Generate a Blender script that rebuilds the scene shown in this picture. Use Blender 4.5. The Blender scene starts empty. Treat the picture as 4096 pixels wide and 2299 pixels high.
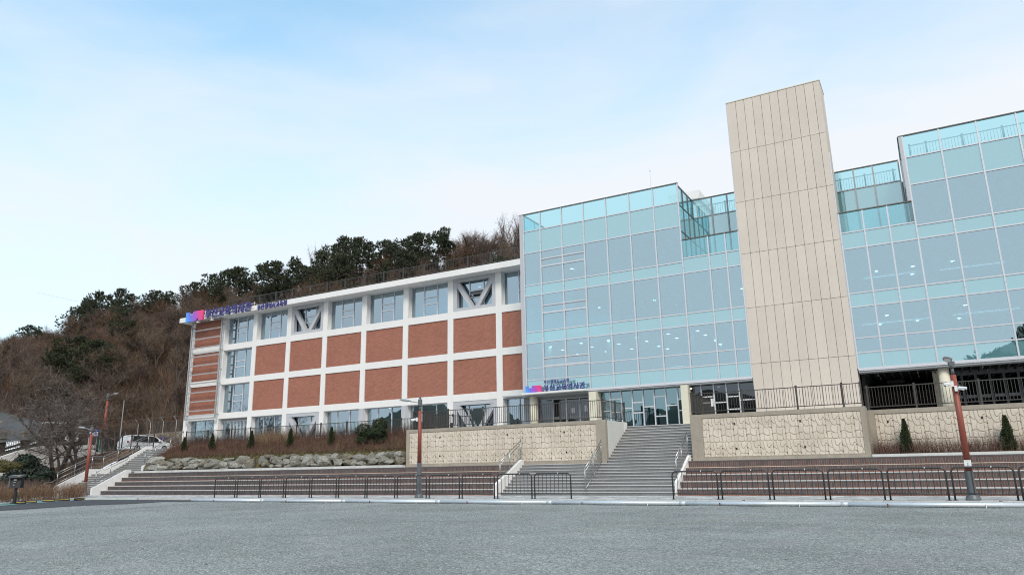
import bpy, math, random
from mathutils import Vector, Matrix

random.seed(7)
scene = bpy.context.scene
COL = scene.collection
rad = math.radians

# ------------------------------------------------------------------ camera
F_PX, W_PX = 2912.2, 4096.0
YAW, PITCH, ROLL = -0.514602, 0.243919, -0.0186662
cam_data = bpy.data.cameras.new('camera')
cam_data.sensor_fit = 'HORIZONTAL'
cam_data.sensor_width = 36.0
cam_data.lens = F_PX / W_PX * 36.0
cam_data.clip_start = 0.1
cam_data.clip_end = 4000.0
cam = bpy.data.objects.new('camera', cam_data)
COL.objects.link(cam)
fwd = Vector((math.sin(YAW) * math.cos(PITCH), math.cos(YAW) * math.cos(PITCH), math.sin(PITCH)))
rgt = Vector((math.cos(YAW), -math.sin(YAW), 0.0))
upv = rgt.cross(fwd)
c_, s_ = math.cos(ROLL), math.sin(ROLL)
R_ = rgt * c_ + upv * s_
U_ = upv * c_ - rgt * s_
CAMZ = 1.4
mw = Matrix((R_, U_, -fwd)).transposed().to_4x4()
mw.translation = Vector((0, 0, CAMZ))
cam.matrix_world = mw
scene.camera = cam

# ------------------------------------------------------------------ sky, sun, exposure
SUN_EL, SUN_AZ = rad(46), rad(150)          # azimuth clockwise from +Y
world = bpy.data.worlds.new('World')
scene.world = world
world.use_nodes = True
wn = world.node_tree
wn.nodes.clear()
def wnode(t, **k):
    n = wn.nodes.new(t)
    for a, v in k.items(): setattr(n, a, v)
    return n
sky = wnode('ShaderNodeTexSky', sky_type='NISHITA', sun_disc=False, sun_elevation=SUN_EL,
            sun_rotation=SUN_AZ, air_density=1.0, dust_density=0.6, ozone_density=1.6)
tc = wnode('ShaderNodeTexCoord')
sep = wnode('ShaderNodeSeparateXYZ')
wn.links.new(tc.outputs['Generated'], sep.inputs[0])
mp = wnode('ShaderNodeMapping')
mp.inputs['Scale'].default_value = (1.0, 1.6, 4.2)
mp.inputs['Rotation'].default_value = (0.05, -0.06, 0.5)
mp.inputs['Location'].default_value = (0.4, 0.2, 0.0)
wn.links.new(tc.outputs['Generated'], mp.inputs[0])
nz = wnode('ShaderNodeTexNoise')
nz.inputs['Scale'].default_value = 1.7
nz.inputs['Detail'].default_value = 7.0
nz.inputs['Roughness'].default_value = 0.52
nz.inputs['Distortion'].default_value = 0.35
wn.links.new(mp.outputs[0], nz.inputs['Vector'])
# thin cloud: all of the sky near the horizon, wisps higher up
el = wnode('ShaderNodeMapRange')
el.inputs['From Min'].default_value = 0.27
el.inputs['From Max'].default_value = 0.67
el.inputs['To Min'].default_value = 1.0
el.inputs['To Max'].default_value = 0.16
el.interpolation_type = 'SMOOTHSTEP'
wn.links.new(sep.outputs['Z'], el.inputs['Value'])
nr = wnode('ShaderNodeMapRange')
nr.inputs['From Min'].default_value = 0.36
nr.inputs['From Max'].default_value = 0.68
nr.inputs['To Min'].default_value = -0.13
nr.inputs['To Max'].default_value = 0.28
wn.links.new(nz.outputs['Fac'], nr.inputs['Value'])
ad = wnode('ShaderNodeMath', operation='ADD', use_clamp=True)
wn.links.new(el.outputs[0], ad.inputs[0])
wn.links.new(nr.outputs[0], ad.inputs[1])
blue = wnode('ShaderNodeMix', data_type='RGBA', blend_type='MULTIPLY')
blue.inputs[0].default_value = 1.0
blue.inputs[7].default_value = (2.05, 2.85, 2.5, 1)
wn.links.new(sky.outputs[0], blue.inputs[6])
mixc = wnode('ShaderNodeMix', data_type='RGBA')
mixc.inputs[7].default_value = (6.75, 7.05, 7.5, 1)   # thin bright cloud
# the veil thickens towards +x
vx = wnode('ShaderNodeMath', operation='MULTIPLY_ADD')
vx.inputs[1].default_value = 0.40
vx.inputs[2].default_value = 0.17
wn.links.new(sep.outputs['X'], vx.inputs[0])
ad2 = wnode('ShaderNodeMath', operation='ADD', use_clamp=True)
ad.use_clamp = False
wn.links.new(ad.outputs[0], ad2.inputs[0])
wn.links.new(vx.outputs[0], ad2.inputs[1])
wn.links.new(ad2.outputs[0], mixc.inputs[0])
wn.links.new(blue.outputs[2], mixc.inputs[6])
bg = wnode('ShaderNodeBackground')
bg.inputs['Strength'].default_value = 0.1
wo = wnode('ShaderNodeOutputWorld')
wn.links.new(mixc.outputs[2], bg.inputs['Color'])
wn.links.new(bg.outputs[0], wo.inputs['Surface'])

sun_data = bpy.data.lights.new('sun', 'SUN')
sun_data.energy = 1.9
sun_data.angle = rad(20)
sun_data.color = (1.0, 0.91, 0.80)
sun = bpy.data.objects.new('sun', sun_data)
COL.objects.link(sun)
sd = Vector((math.sin(SUN_AZ) * math.cos(SUN_EL), math.cos(SUN_AZ) * math.cos(SUN_EL), math.sin(SUN_EL)))
sun.rotation_euler = sd.to_track_quat('Z', 'Y').to_euler()
sun.location = (0, -20, 40)

vs = scene.view_settings
vs.view_transform = 'Standard'
vs.look = 'None'
vs.exposure = 0.4
vs.gamma = 1.0
vs.use_curve_mapping = False
scene.cycles.max_bounces = 8
scene.cycles.transparent_max_bounces = 16
scene.cycles.diffuse_bounces = 3
scene.cycles.glossy_bounces = 3
scene.cycles.sample_clamp_indirect = 4.0
scene.cycles.use_denoising = True
scene.cycles.denoising_prefilter = 'FAST'
scene.cycles.filter_width = 1.05

# ------------------------------------------------------------------ materials
MATS = {}
def mat(name, col, rough=0.7, metal=0.0, var=0.0, vscale=6.0, island=0.0, bump=0.0, bscale=40.0,
        emit=None, estr=0.0, streak=0.0, spec=0.5, col2=None, objrand=0.0, detail=5.0):
    """Principled material with colour variation by noise, by mesh island, by object, vertical weather streaks and fine bump."""
    m = bpy.data.materials.new(name)
    m.use_nodes = True
    nt = m.node_tree
    b = nt.nodes['Principled BSDF']
    b.inputs['Base Color'].default_value = (*col, 1)
    b.inputs['Roughness'].default_value = rough
    b.inputs['Metallic'].default_value = metal
    b.inputs['Specular IOR Level'].default_value = spec
    L = nt.links.new
    geo = nt.nodes.new('ShaderNodeNewGeometry')
    last = None
    def rgb(c):
        n = nt.nodes.new('ShaderNodeRGB'); n.outputs[0].default_value = (*c, 1); return n.outputs[0]
    def hsv(src, fac, lo, hi):
        mr = nt.nodes.new('ShaderNodeMapRange')
        mr.inputs['To Min'].default_value = lo; mr.inputs['To Max'].default_value = hi
        L(fac, mr.inputs['Value'])
        h = nt.nodes.new('ShaderNodeHueSaturation')
        L(src, h.inputs['Color']); L(mr.outputs[0], h.inputs['Value'])
        return h.outputs[0]
    cur = rgb(col)
    if var or col2:
        n = nt.nodes.new('ShaderNodeTexNoise')
        n.inputs['Scale'].default_value = vscale; n.inputs['Detail'].default_value = detail
        n.inputs['Roughness'].default_value = 0.6
        L(geo.outputs['Position'], n.inputs['Vector'])
        if col2:
            mr = nt.nodes.new('ShaderNodeMapRange')
            mr.inputs['From Min'].default_value = 0.38; mr.inputs['From Max'].default_value = 0.62
            L(n.outputs['Fac'], mr.inputs['Value'])
            mx = nt.nodes.new('ShaderNodeMix'); mx.data_type = 'RGBA'
            L(mr.outputs[0], mx.inputs[0]); L(cur, mx.inputs[6]); mx.inputs[7].default_value = (*col2, 1)
            cur = mx.outputs[2]
        if var:
            cur = hsv(cur, n.outputs['Fac'], 1 - 1.6 * var, 1 + 1.6 * var)
    if streak:
        mpn = nt.nodes.new('ShaderNodeMapping'); mpn.inputs['Scale'].default_value = (3.0, 3.0, 0.16)
        n = nt.nodes.new('ShaderNodeTexNoise'); n.inputs['Scale'].default_value = 1.6; n.inputs['Detail'].default_value = 6
        L(geo.outputs['Position'], mpn.inputs[0]); L(mpn.outputs[0], n.inputs['Vector'])
        cur = hsv(cur, n.outputs['Fac'], 1 - 1.5 * streak, 1 + 1.0 * streak)
    if island:
        cur = hsv(cur, geo.outputs['Random Per Island'], 1 - island, 1 + island)
    if objrand:
        oi = nt.nodes.new('ShaderNodeObjectInfo')
        cur = hsv(cur, oi.outputs['Random'], 1 - objrand, 1 + objrand)
    L(cur, b.inputs['Base Color'])
    if bump:
        n = nt.nodes.new('ShaderNodeTexNoise'); n.inputs['Scale'].default_value = bscale; n.inputs['Detail'].default_value = 4
        L(geo.outputs['Position'], n.inputs['Vector'])
        bp = nt.nodes.new('ShaderNodeBump'); bp.inputs['Strength'].default_value = bump; bp.inputs['Distance'].default_value = 0.02
        L(n.outputs['Fac'], bp.inputs['Height']); L(bp.outputs[0], b.inputs['Normal'])
    if emit:
        b.inputs['Emission Color'].default_value = (*emit, 1); b.inputs['Emission Strength'].default_value = estr
    MATS[name] = m
    return m

def glass(name, gcol, tcol, refl, body=None, wob=0.0, fres=0.5):
    """Coated pane: mirror reflection over a tinted see-through (or painted, if body is given) pane; a little out of flat."""
    m = bpy.data.materials.new(name)
    m.use_nodes = True
    nt = m.node_tree; nt.nodes.clear(); L = nt.links.new
    out = nt.nodes.new('ShaderNodeOutputMaterial')
    gl = nt.nodes.new('ShaderNodeBsdfGlossy'); gl.inputs['Color'].default_value = (*gcol, 1); gl.inputs['Roughness'].default_value = 0.0
    if body:
        un = nt.nodes.new('ShaderNodeBsdfDiffuse'); un.inputs['Color'].default_value = (*body, 1)
    else:
        un = nt.nodes.new('ShaderNodeBsdfTransparent'); un.inputs['Color'].default_value = (*tcol, 1)
    fr = nt.nodes.new('ShaderNodeFresnel'); fr.inputs['IOR'].default_value = 1.5
    ma = nt.nodes.new('ShaderNodeMath'); ma.operation = 'MULTIPLY_ADD'; ma.use_clamp = True
    L(fr.outputs[0], ma.inputs[0]); ma.inputs[1].default_value = fres; ma.inputs[2].default_value = refl
    mx = nt.nodes.new('ShaderNodeMixShader')
    L(ma.outputs[0], mx.inputs[0]); L(un.outputs[0], mx.inputs[1]); L(gl.outputs[0], mx.inputs[2])
    if wob:
        geo = nt.nodes.new('ShaderNodeNewGeometry')
        n = nt.nodes.new('ShaderNodeTexNoise'); n.inputs['Scale'].default_value = 0.9; n.inputs['Detail'].default_value = 1.0
        L(geo.outputs['Position'], n.inputs['Vector'])
        bp = nt.nodes.new('ShaderNodeBump'); bp.inputs['Strength'].default_value = wob; bp.inputs['Distance'].default_value = 0.05
        L(n.outputs['Fac'], bp.inputs['Height']); L(bp.outputs[0], gl.inputs['Normal'])
    L(mx.outputs[0], out.inputs[0])
    MATS[name] = m
    return m

WHITE = mat('white_render', (0.77, 0.75, 0.73), 0.8, var=0.03, vscale=0.8, streak=0.05, bump=0.1, bscale=60)
CREAM = mat('cream_paint', (0.66, 0.61, 0.49), 0.7, var=0.03, vscale=2)
BRICK = mat('red_brick', (0.325, 0.108, 0.068), 0.85, island=0.17, var=0.10, vscale=0.7, bump=0.15, bscale=70)
BRICKO = mat('red_brick_single', (0.33, 0.10, 0.06), 0.85, objrand=0.17, var=0.12, vscale=0.7, bump=0.15, bscale=70)
MORTAR = mat('mortar', (0.60, 0.385, 0.30), 0.9, var=0.06, vscale=2)
STEELP = mat('grey_painted_steel', (0.46, 0.465, 0.49), 0.45, var=0.03, vscale=1)
SCREEN = mat('galvanised_frame', (0.36, 0.36, 0.355), 0.5, metal=0.2, var=0.08, vscale=3)
ALU = mat('aluminium_mullion', (0.62, 0.62, 0.65), 0.35, metal=0.25, var=0.02, vscale=1)
ALUD = mat('dark_aluminium', (0.15, 0.16, 0.17), 0.4, metal=0.3)
COPING = mat('dark_coping', (0.16, 0.14, 0.12), 0.5)
SOFFIT = mat('grey_soffit', (0.30, 0.31, 0.32), 0.6, var=0.04, vscale=1)
PANEL = mat('beige_panel', (0.605, 0.53, 0.46), 0.75, objrand=0.035, var=0.06, vscale=0.45, streak=0.02, bump=0.06, bscale=30, detail=3)
JOINT = mat('panel_joint', (0.33, 0.295, 0.26), 0.9)
CONC = mat('weathered_concrete', (0.335, 0.29, 0.237), 0.9, var=0.12, vscale=1.6, streak=0.16, bump=0.25, bscale=25)
CONCL = mat('pale_concrete', (0.60, 0.59, 0.55), 0.85, var=0.05, vscale=1.3, streak=0.06, bump=0.15, bscale=25)
RELIEF = mat('relief_stone', (0.57, 0.50, 0.415), 0.95, var=0.12, vscale=1.1, col2=(0.61, 0.54, 0.455), objrand=0.05, bump=0.9, bscale=26)
RELIEFB = mat('relief_groove', (0.52, 0.435, 0.35), 0.95, var=0.10, vscale=2)
HOLE = mat('dark_hole', (0.012, 0.012, 0.012), 0.9)
GRAN = mat('grey_granite', (0.165, 0.165, 0.17), 0.7, var=0.22, vscale=2.2, bump=0.15, bscale=90, objrand=0.06, detail=12)
GRANL = mat('pale_granite', (0.47, 0.465, 0.455), 0.7, var=0.08, vscale=5, objrand=0.05, detail=10)
KERB = mat('kerb_granite', (0.50, 0.495, 0.48), 0.8, var=0.12, vscale=3, objrand=0.07, bump=0.2, bscale=60, detail=10)
TILE = mat('dark_tile', (0.078, 0.072, 0.074), 0.7, island=0.22, var=0.1, vscale=3)
TILEO = mat('dark_tile_single', (0.078, 0.072, 0.074), 0.7, objrand=0.22, var=0.1, vscale=3)
TJOINT = mat('terracotta_joint', (0.62, 0.22, 0.11), 0.9, var=0.1, vscale=3)
DARKP = mat('charcoal_paint', (0.035, 0.034, 0.034), 0.4, var=0.06, vscale=4)
FENCE = mat('brown_grey_paint', (0.052, 0.046, 0.042), 0.6, var=0.05, vscale=4)
INOX = mat('stainless_steel', (0.40, 0.39, 0.375), 0.32, metal=0.9)
GALV = mat('galvanised_pipe', (0.62, 0.66, 0.70), 0.5, metal=0.5, var=0.08, vscale=2)
LRED = mat('red_lamp_post', (0.25, 0.058, 0.036), 0.5, var=0.06, vscale=3)
LGREY = mat('grey_lamp_post', (0.11, 0.12, 0.13), 0.45)
LGREYL = mat('lamp_housing', (0.30, 0.31, 0.31), 0.4)
WPLAST = mat('white_plastic', (0.75, 0.75, 0.75), 0.4)
BLACK = mat('black_rubber', (0.018, 0.018, 0.018), 0.6)
YELLOW = mat('yellow_paint', (0.55, 0.36, 0.06), 0.6, var=0.1, vscale=6)
ORANGE = mat('orange_band', (0.62, 0.16, 0.03), 0.5)
NAVY = mat('navy_letter', (0.045, 0.042, 0.20), 0.4)
BLUE = mat('blue_sign', (0.035, 0.045, 0.32), 0.4)
CARW = mat('white_car_paint', (0.78, 0.78, 0.78), 0.25)
RUST = mat('rusty_iron', (0.16, 0.06, 0.025), 0.8, var=0.2, vscale=12)
RED = mat('dull_red', (0.35, 0.05, 0.04), 0.6)
PURPLE = mat('mural_violet', (0.20, 0.155, 0.26), 0.7, var=0.5, vscale=5)
CYANP = mat('blue_sheet', (0.12, 0.24, 0.38), 0.6, var=0.3, vscale=4)
TURQ = mat('turquoise_line', (0.16, 0.56, 0.48), 0.8, var=0.08, vscale=2)
GREENP = mat('green_post', (0.05, 0.40, 0.22), 0.5)
ASPH = mat('asphalt', (0.055, 0.056, 0.060), 0.9, var=0.08, vscale=1.2, bump=0.4, bscale=60, detail=10)
STREET = mat('worn_asphalt', (0.075, 0.077, 0.078), 0.9, var=0.1, vscale=0.8, detail=8)
SOIL = mat('leaf_litter', (0.105, 0.062, 0.038), 0.95, var=0.35, vscale=3.5, bump=0.8, bscale=9, col2=(0.15, 0.095, 0.06), detail=10)
MOSS = mat('mossy_soil', (0.10, 0.072, 0.036), 0.95, var=0.35, vscale=3.0, bump=0.8, bscale=12, col2=(0.115, 0.105, 0.035), detail=10)
HILLM = mat('wooded_hillside', (0.050, 0.035, 0.026), 0.95, var=0.35, vscale=0.35, bump=0.9, bscale=2.5, col2=(0.036, 0.030, 0.022), detail=12)
FARHILL = mat('far_forest', (0.040, 0.052, 0.040), 0.95, var=0.3, vscale=0.05, col2=(0.055, 0.060, 0.045), detail=12)
BARK = mat('grey_bark', (0.085, 0.068, 0.058), 0.9, var=0.2, vscale=8)
TWIG = mat('bare_twig', (0.150, 0.104, 0.074), 0.9, island=0.3)
TWIGR = mat('russet_twig', (0.148, 0.078, 0.040), 0.9, island=0.35)
TWIGP = mat('plum_twig', (0.118, 0.078, 0.062), 0.9, island=0.3)
DRY = mat('dry_shrub', (0.135, 0.070, 0.052), 0.95, island=0.45)
STALK = mat('pale_stalk', (0.36, 0.35, 0.27), 0.9)
DRYT = mat('straw_stem', (0.24, 0.155, 0.09), 0.95, island=0.4)
DRYG = mat('grey_stem', (0.11, 0.082, 0.07), 0.95, island=0.4)
NEEDLE = mat('pine_needle', (0.042, 0.052, 0.026), 0.85, island=0.5)
NEEDLEY = mat('yellowish_pine_needle', (0.036, 0.044, 0.017), 0.85, island=0.45)
THUJA = mat('arborvitae_leaf', (0.034, 0.048, 0.015), 0.85, island=0.55)
BUXUS = mat('clipped_leaf', (0.022, 0.035, 0.012), 0.85, island=0.6)
LAUREL = mat('dark_shrub_leaf', (0.016, 0.030, 0.018), 0.7, island=0.6)
OLIVE = mat('olive_leaf', (0.095, 0.085, 0.028), 0.85, island=0.5)
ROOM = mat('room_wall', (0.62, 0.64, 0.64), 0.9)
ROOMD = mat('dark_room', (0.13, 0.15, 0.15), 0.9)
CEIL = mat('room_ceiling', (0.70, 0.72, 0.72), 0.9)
LIGHT = mat('lit_downlight', (0.9, 0.9, 0.9), 0.5, emit=(1, 0.98, 0.94), estr=9.0)
STRIP = mat('lit_strip', (0.9, 0.9, 0.9), 0.5, emit=(1, 0.98, 0.94), estr=1.6)
DARKC = mat('black_ceiling', (0.016, 0.016, 0.017), 0.8)
DARKS = mat('charcoal_slat', (0.055, 0.055, 0.057), 0.6)
STONEW = mat('dim_stone_wall', (0.17, 0.15, 0.12), 0.95, var=0.25, vscale=2.0, bump=0.5, bscale=6)

G_VIS = glass('vision_glass', (0.755, 0.94, 1.0), (0.46, 0.70, 0.77), 0.46, wob=0.10)
G_SPAN = glass('spandrel_glass', (0.71, 0.93, 0.98), None, 0.44, body=(0.15, 0.33, 0.36), wob=0.10)
G_PAR = glass('parapet_glass', (0.75, 0.96, 1.0), (0.72, 0.92, 0.95), 0.16, wob=0.03)
G_BRK = glass('window_glass', (0.68, 0.85, 0.95), (0.22, 0.36, 0.40), 0.47, wob=0.06)
G_GRD = glass('entrance_glass', (0.58, 0.84, 0.90), (0.20, 0.42, 0.45), 0.34, wob=0.12)
G_DRK = glass('dark_glass', (0.55, 0.62, 0.68), (0.16, 0.19, 0.21), 0.16, wob=0.06)

# ------------------------------------------------------------------ mesh helpers
class MB:
    """Collects shapes in world coordinates."""
    def __init__(s): s.v = []; s.f = []
    def box(s, x0, x1, y0, y1, z0, z1):
        n = len(s.v)
        s.v += [(x0, y0, z0), (x1, y0, z0), (x1, y1, z0), (x0, y1, z0), (x0, y0, z1), (x1, y0, z1), (x1, y1, z1), (x0, y1, z1)]
        s.f += [(n, n+3, n+2, n+1), (n+4, n+5, n+6, n+7), (n, n+1, n+5, n+4), (n+1, n+2, n+6, n+5), (n+2, n+3, n+7, n+6), (n+3, n, n+4, n+7)]
        return s
    def poly(s, pts):
        n = len(s.v); s.v += [tuple(p) for p in pts]; s.f.append(tuple(range(n, n + len(pts)))); return s
    def prism_y(s, pts, y0, y1):
        """outline in x,z pushed from y0 (front) to y1"""
        n = len(s.v); k = len(pts)
        s.v += [(x, y0, z) for x, z in pts] + [(x, y1, z) for x, z in pts]
        s.f.append(tuple(range(n, n + k))); s.f.append(tuple(range(n + 2 * k - 1, n + k - 1, -1)))
        for i in range(k):
            j = (i + 1) % k
            s.f.append((n + j, n + i, n + k + i, n + k + j))
        return s
    def prism_x(s, pts, x0, x1):
        """outline in y,z pushed from x0 to x1"""
        n = len(s.v); k = len(pts)
        s.v += [(x0, y, z) for y, z in pts] + [(x1, y, z) for y, z in pts]
        s.f.append(tuple(range(n, n + k))); s.f.append(tuple(range(n + 2 * k - 1, n + k - 1, -1)))
        for i in range(k):
            j = (i + 1) % k
            s.f.append((n + j, n + i, n + k + i, n + k + j))
        return s
    def prism_z(s, pts, z0, z1):
        n = len(s.v); k = len(pts)
        s.v += [(x, y, z0) for x, y in pts] + [(x, y, z1) for x, y in pts]
        s.f.append(tuple(range(n + k - 1, n - 1, -1))); s.f.append(tuple(range(n + k, n + 2 * k)))
        for i in range(k):
            j = (i + 1) % k
            s.f.append((n + i, n + j, n + k + j, n + k + i))
        return s
    def tube(s, pts, r, n=8, r1=None, cap=True):
        """round bar along a path; r may taper to r1"""
        P = [Vector(p) for p in pts]
        if r1 is None: r1 = r
        base = len(s.v); m = len(P)
        prev = None
        for i, p in enumerate(P):
            t = (P[min(i + 1, m - 1)] - P[max(i - 1, 0)]).normalized()
            if prev is None:
                a = t.orthogonal().normalized()
            else:
                a = (prev - t * prev.dot(t))
                a = a.normalized() if a.length > 1e-6 else t.orthogonal().normalized()
            prev = a; b = t.cross(a)
            rr = r + (r1 - r) * i / max(1, m - 1)
            for k in range(n):
                w = 2 * math.pi * k / n
                q = p + (a * math.cos(w) + b * math.sin(w)) * rr
                s.v.append((q.x, q.y, q.z))
        for i in range(m - 1):
            for k in range(n):
                k2 = (k + 1) % n
                s.f.append((base + i*n + k, base + i*n + k2, base + (i+1)*n + k2, base + (i+1)*n + k))
        if cap:
            s.f.append(tuple(base + k for k in range(n - 1, -1, -1)))
            s.f.append(tuple(base + (m-1)*n + k for k in range(n)))
        return s
    def cyl(s, x, y, z0, z1, r, n=16, r1=None): return s.tube([(x, y, z0), (x, y, z1)], r, n, r1)
    def lathe(s, x, y, prof, n=16):
        base = len(s.v)
        for r, z in prof:
            for k in range(n):
                w = 2 * math.pi * k / n
                s.v.append((x + r * math.cos(w), y + r * math.sin(w), z))
        for i in range(len(prof) - 1):
            for k in range(n):
                k2 = (k + 1) % n
                s.f.append((base + i*n + k, base + i*n + k2, base + (i+1)*n + k2, base + (i+1)*n + k))
        s.f.append(tuple(base + k for k in range(n - 1, -1, -1)))
        s.f.append(tuple(base + (len(prof)-1)*n + k for k in range(n)))
        return s
    def ell(s, c, rx, ry, rz, nu=12, nv=8):
        base = len(s.v)
        for j in range(nv + 1):
            t = math.pi * j / nv
            for i in range(nu):
                p = 2 * math.pi * i / nu
                s.v.append((c[0] + rx * math.sin(t) * math.cos(p), c[1] + ry * math.sin(t) * math.sin(p), c[2] + rz * math.cos(t)))
        for j in range(nv):
            for i in range(nu):
                i2 = (i + 1) % nu
                s.f.append((base + j*nu + i, base + (j+1)*nu + i, base + (j+1)*nu + i2, base + j*nu + i2))
        return s
    def mesh(s, name, org=(0, 0, 0), m=None, smooth=False):
        me = bpy.data.meshes.new(name)
        ox, oy, oz = org
        me.from_pydata([(x - ox, y - oy, z - oz) for x, y, z in s.v], [], s.f)
        if m: me.materials.append(m)
        if smooth:
            me.polygons.foreach_set('use_smooth', [True] * len(me.polygons))
        me.update()
        return me

def tag(o, label=None, cat=None, group=None, kind=None):
    if label: o['label'] = label
    if cat: o['category'] = cat
    if group: o['group'] = group
    if kind: o['kind'] = kind
    return o
ORG = {}
def thing(name, label, cat, loc=(0, 0, 0), group=None):
    o = bpy.data.objects.new(name, None)
    o.empty_display_size = 0.3
    COL.objects.link(o); o.location = loc
    ORG[o.name] = tuple(loc)
    return tag(o, label, cat, group)
def part(name, mb, m, parent, smooth=False, label=None, kind=None):
    org = ORG.get(parent.name, (0, 0, 0)) if parent else (0, 0, 0)
    me = mb.mesh(name, org, m, smooth)
    o = bpy.data.objects.new(name, me)
    COL.objects.link(o)
    if parent: o.parent = parent
    ORG[o.name] = org
    return tag(o, label, None, None, kind)
def single(name, mb, m, label, cat, org, group=None, smooth=False, kind=None):
    """a thing that is one mesh"""
    o = bpy.data.objects.new(name, mb.mesh(name, org, m, smooth))
    COL.objects.link(o); o.location = org
    ORG[o.name] = tuple(org)
    return tag(o, label, cat, group, kind)
def setting(name, mb, m, kind='structure', smooth=False, label=None):
    o = bpy.data.objects.new(name, mb.mesh(name, (0, 0, 0), m, smooth))
    COL.objects.link(o); ORG[o.name] = (0, 0, 0)
    return tag(o, label, None, None, kind)
def inst(name, me, parent, loc, label=None, kind=None, rz=0.0, sc=None):
    """a piece that shares mesh data"""
    o = bpy.data.objects.new(name, me)
    COL.objects.link(o)
    org = ORG.get(parent.name, (0, 0, 0))
    o.parent = parent
    o.location = (loc[0] - org[0], loc[1] - org[1], loc[2] - org[2])
    if rz: o.rotation_euler.z = rz
    if sc: o.scale = sc
    return tag(o, label, None, None, kind)
def copy_tree(o, parent=None):
    c = o.copy(); COL.objects.link(c)
    if parent: c.parent = parent
    for ch in list(o.children): copy_tree(ch, c)
    return c
def boxmesh(name, sx, sy, sz, m):
    return MB().box(-sx/2, sx/2, -sy/2, sy/2, -sz/2, sz/2).mesh(name, (0, 0, 0), m)
def ray(px, py):
    return R_ * ((px - 2048) / F_PX) + U_ * (-(py - 1149.5) / F_PX) + fwd
def on_y(px, py, Y):
    """where the line of sight through a photo pixel meets the vertical plane y = Y (used to survey positions)"""
    d = ray(px, py); t = Y / d.y
    return Vector((d.x * t, Y, CAMZ + d.z * t))
ORD = 'first second third fourth fifth sixth seventh eighth ninth tenth eleventh twelfth thirteenth'.split()
# ------------------------------------------------------------------ ground
setting('ground', MB().poly([(-900, -900, -0.30), (900, -900, -0.30), (900, 55, -0.30), (-900, 55, -0.30)]), SOIL)

# gravel yard in front of the camera: one sheet with crushed stone colouring
def gravel_mat():
    m = bpy.data.materials.new('green_grey_gravel'); m.use_nodes = True
    nt = m.node_tree; L = nt.links.new; b = nt.nodes['Principled BSDF']
    geo = nt.nodes.new('ShaderNodeNewGeometry')
    v = nt.nodes.new('ShaderNodeTexVoronoi'); v.inputs['Scale'].default_value = 26
    L(geo.outputs['Position'], v.inputs['Vector'])
    v2 = nt.nodes.new('ShaderNodeTexVoronoi'); v2.inputs['Scale'].default_value = 60
    L(geo.outputs['Position'], v2.inputs['Vector'])
    sx = nt.nodes.new('ShaderNodeSeparateColor'); L(v.outputs['Color'], sx.inputs[0])
    sx2 = nt.nodes.new('ShaderNodeSeparateColor'); L(v2.outputs['Color'], sx2.inputs[0])
    av = nt.nodes.new('ShaderNodeMath'); av.operation = 'ADD'
    L(sx.outputs[0], av.inputs[0]); L(sx2.outputs[1], av.inputs[1])
    cr = nt.nodes.new('ShaderNodeValToRGB')
    e = cr.color_ramp.elements
    e[0].position = 0.0; e[0].color = (0.075, 0.085, 0.083, 1)
    e[1].position = 1.0; e[1].color = (0.74, 0.73, 0.69, 1)
    k = e.new(0.42); k.color = (0.235, 0.252, 0.242, 1)
    k = e.new(0.75); k.color = (0.35, 0.365, 0.35, 1)
    hf = nt.nodes.new('ShaderNodeMath'); hf.operation = 'MULTIPLY'; hf.inputs[1].default_value = 0.5
    L(av.outputs[0], hf.inputs[0]); L(hf.outputs[0], cr.inputs[0])
    n = nt.nodes.new('ShaderNodeTexNoise'); n.inputs['Scale'].default_value = 0.22; n.inputs['Detail'].default_value = 8
    n.inputs['Roughness'].default_value = 0.65
    L(geo.outputs['Position'], n.inputs['Vector'])
    mr = nt.nodes.new('ShaderNodeMapRange'); mr.inputs['From Min'].default_value = 0.3; mr.inputs['From Max'].default_value = 0.7
    mr.inputs['To Min'].default_value = 0.72; mr.inputs['To Max'].default_value = 1.2
    L(n.outputs['Fac'], mr.inputs['Value'])
    h = nt.nodes.new('ShaderNodeHueSaturation'); L(cr.outputs[0], h.inputs['Color']); L(mr.outputs[0], h.inputs['Value'])
    mv = nt.nodes.new('ShaderNodeMix'); mv.data_type = 'RGBA'
    n2 = nt.nodes.new('ShaderNodeTexNoise'); n2.inputs['Scale'].default_value = 0.5; n2.inputs['Detail'].default_value = 3
    L(geo.outputs['Position'], n2.inputs['Vector'])
    m2 = nt.nodes.new('ShaderNodeMapRange'); m2.inputs['From Min'].default_value = 0.52; m2.inputs['From Max'].default_value = 0.66
    m2.inputs['To Max'].default_value = 0.22
    L(n2.outputs['Fac'], m2.inputs['Value']); L(m2.outputs[0], mv.inputs[0])
    L(h.outputs[0], mv.inputs[6]); mv.inputs[7].default_value = (0.385, 0.36, 0.375, 1)
    L(mv.outputs[2], b.inputs['Base Color'])
    b.inputs['Roughness'].default_value = 0.9
    bp = nt.nodes.new('ShaderNodeBump'); bp.inputs['Strength'].default_value = 1.0; bp.inputs['Distance'].default_value = 0.03
    ad = nt.nodes.new('ShaderNodeMath'); ad.operation = 'MULTIPLY_ADD'; ad.inputs[1].default_value = 0.5
    L(v2.outputs['Distance'], ad.inputs[0]); L(v.outputs['Distance'], ad.inputs[2])
    inv = nt.nodes.new('ShaderNodeMath'); inv.operation = 'SUBTRACT'; inv.inputs[0].default_value = 1.0; L(ad.outputs[0], inv.inputs[1])
    L(inv.outputs[0], bp.inputs['Height']); L(bp.outputs[0], b.inputs['Normal'])
    return m
GRAVM = gravel_mat()
GZ = -0.15
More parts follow.
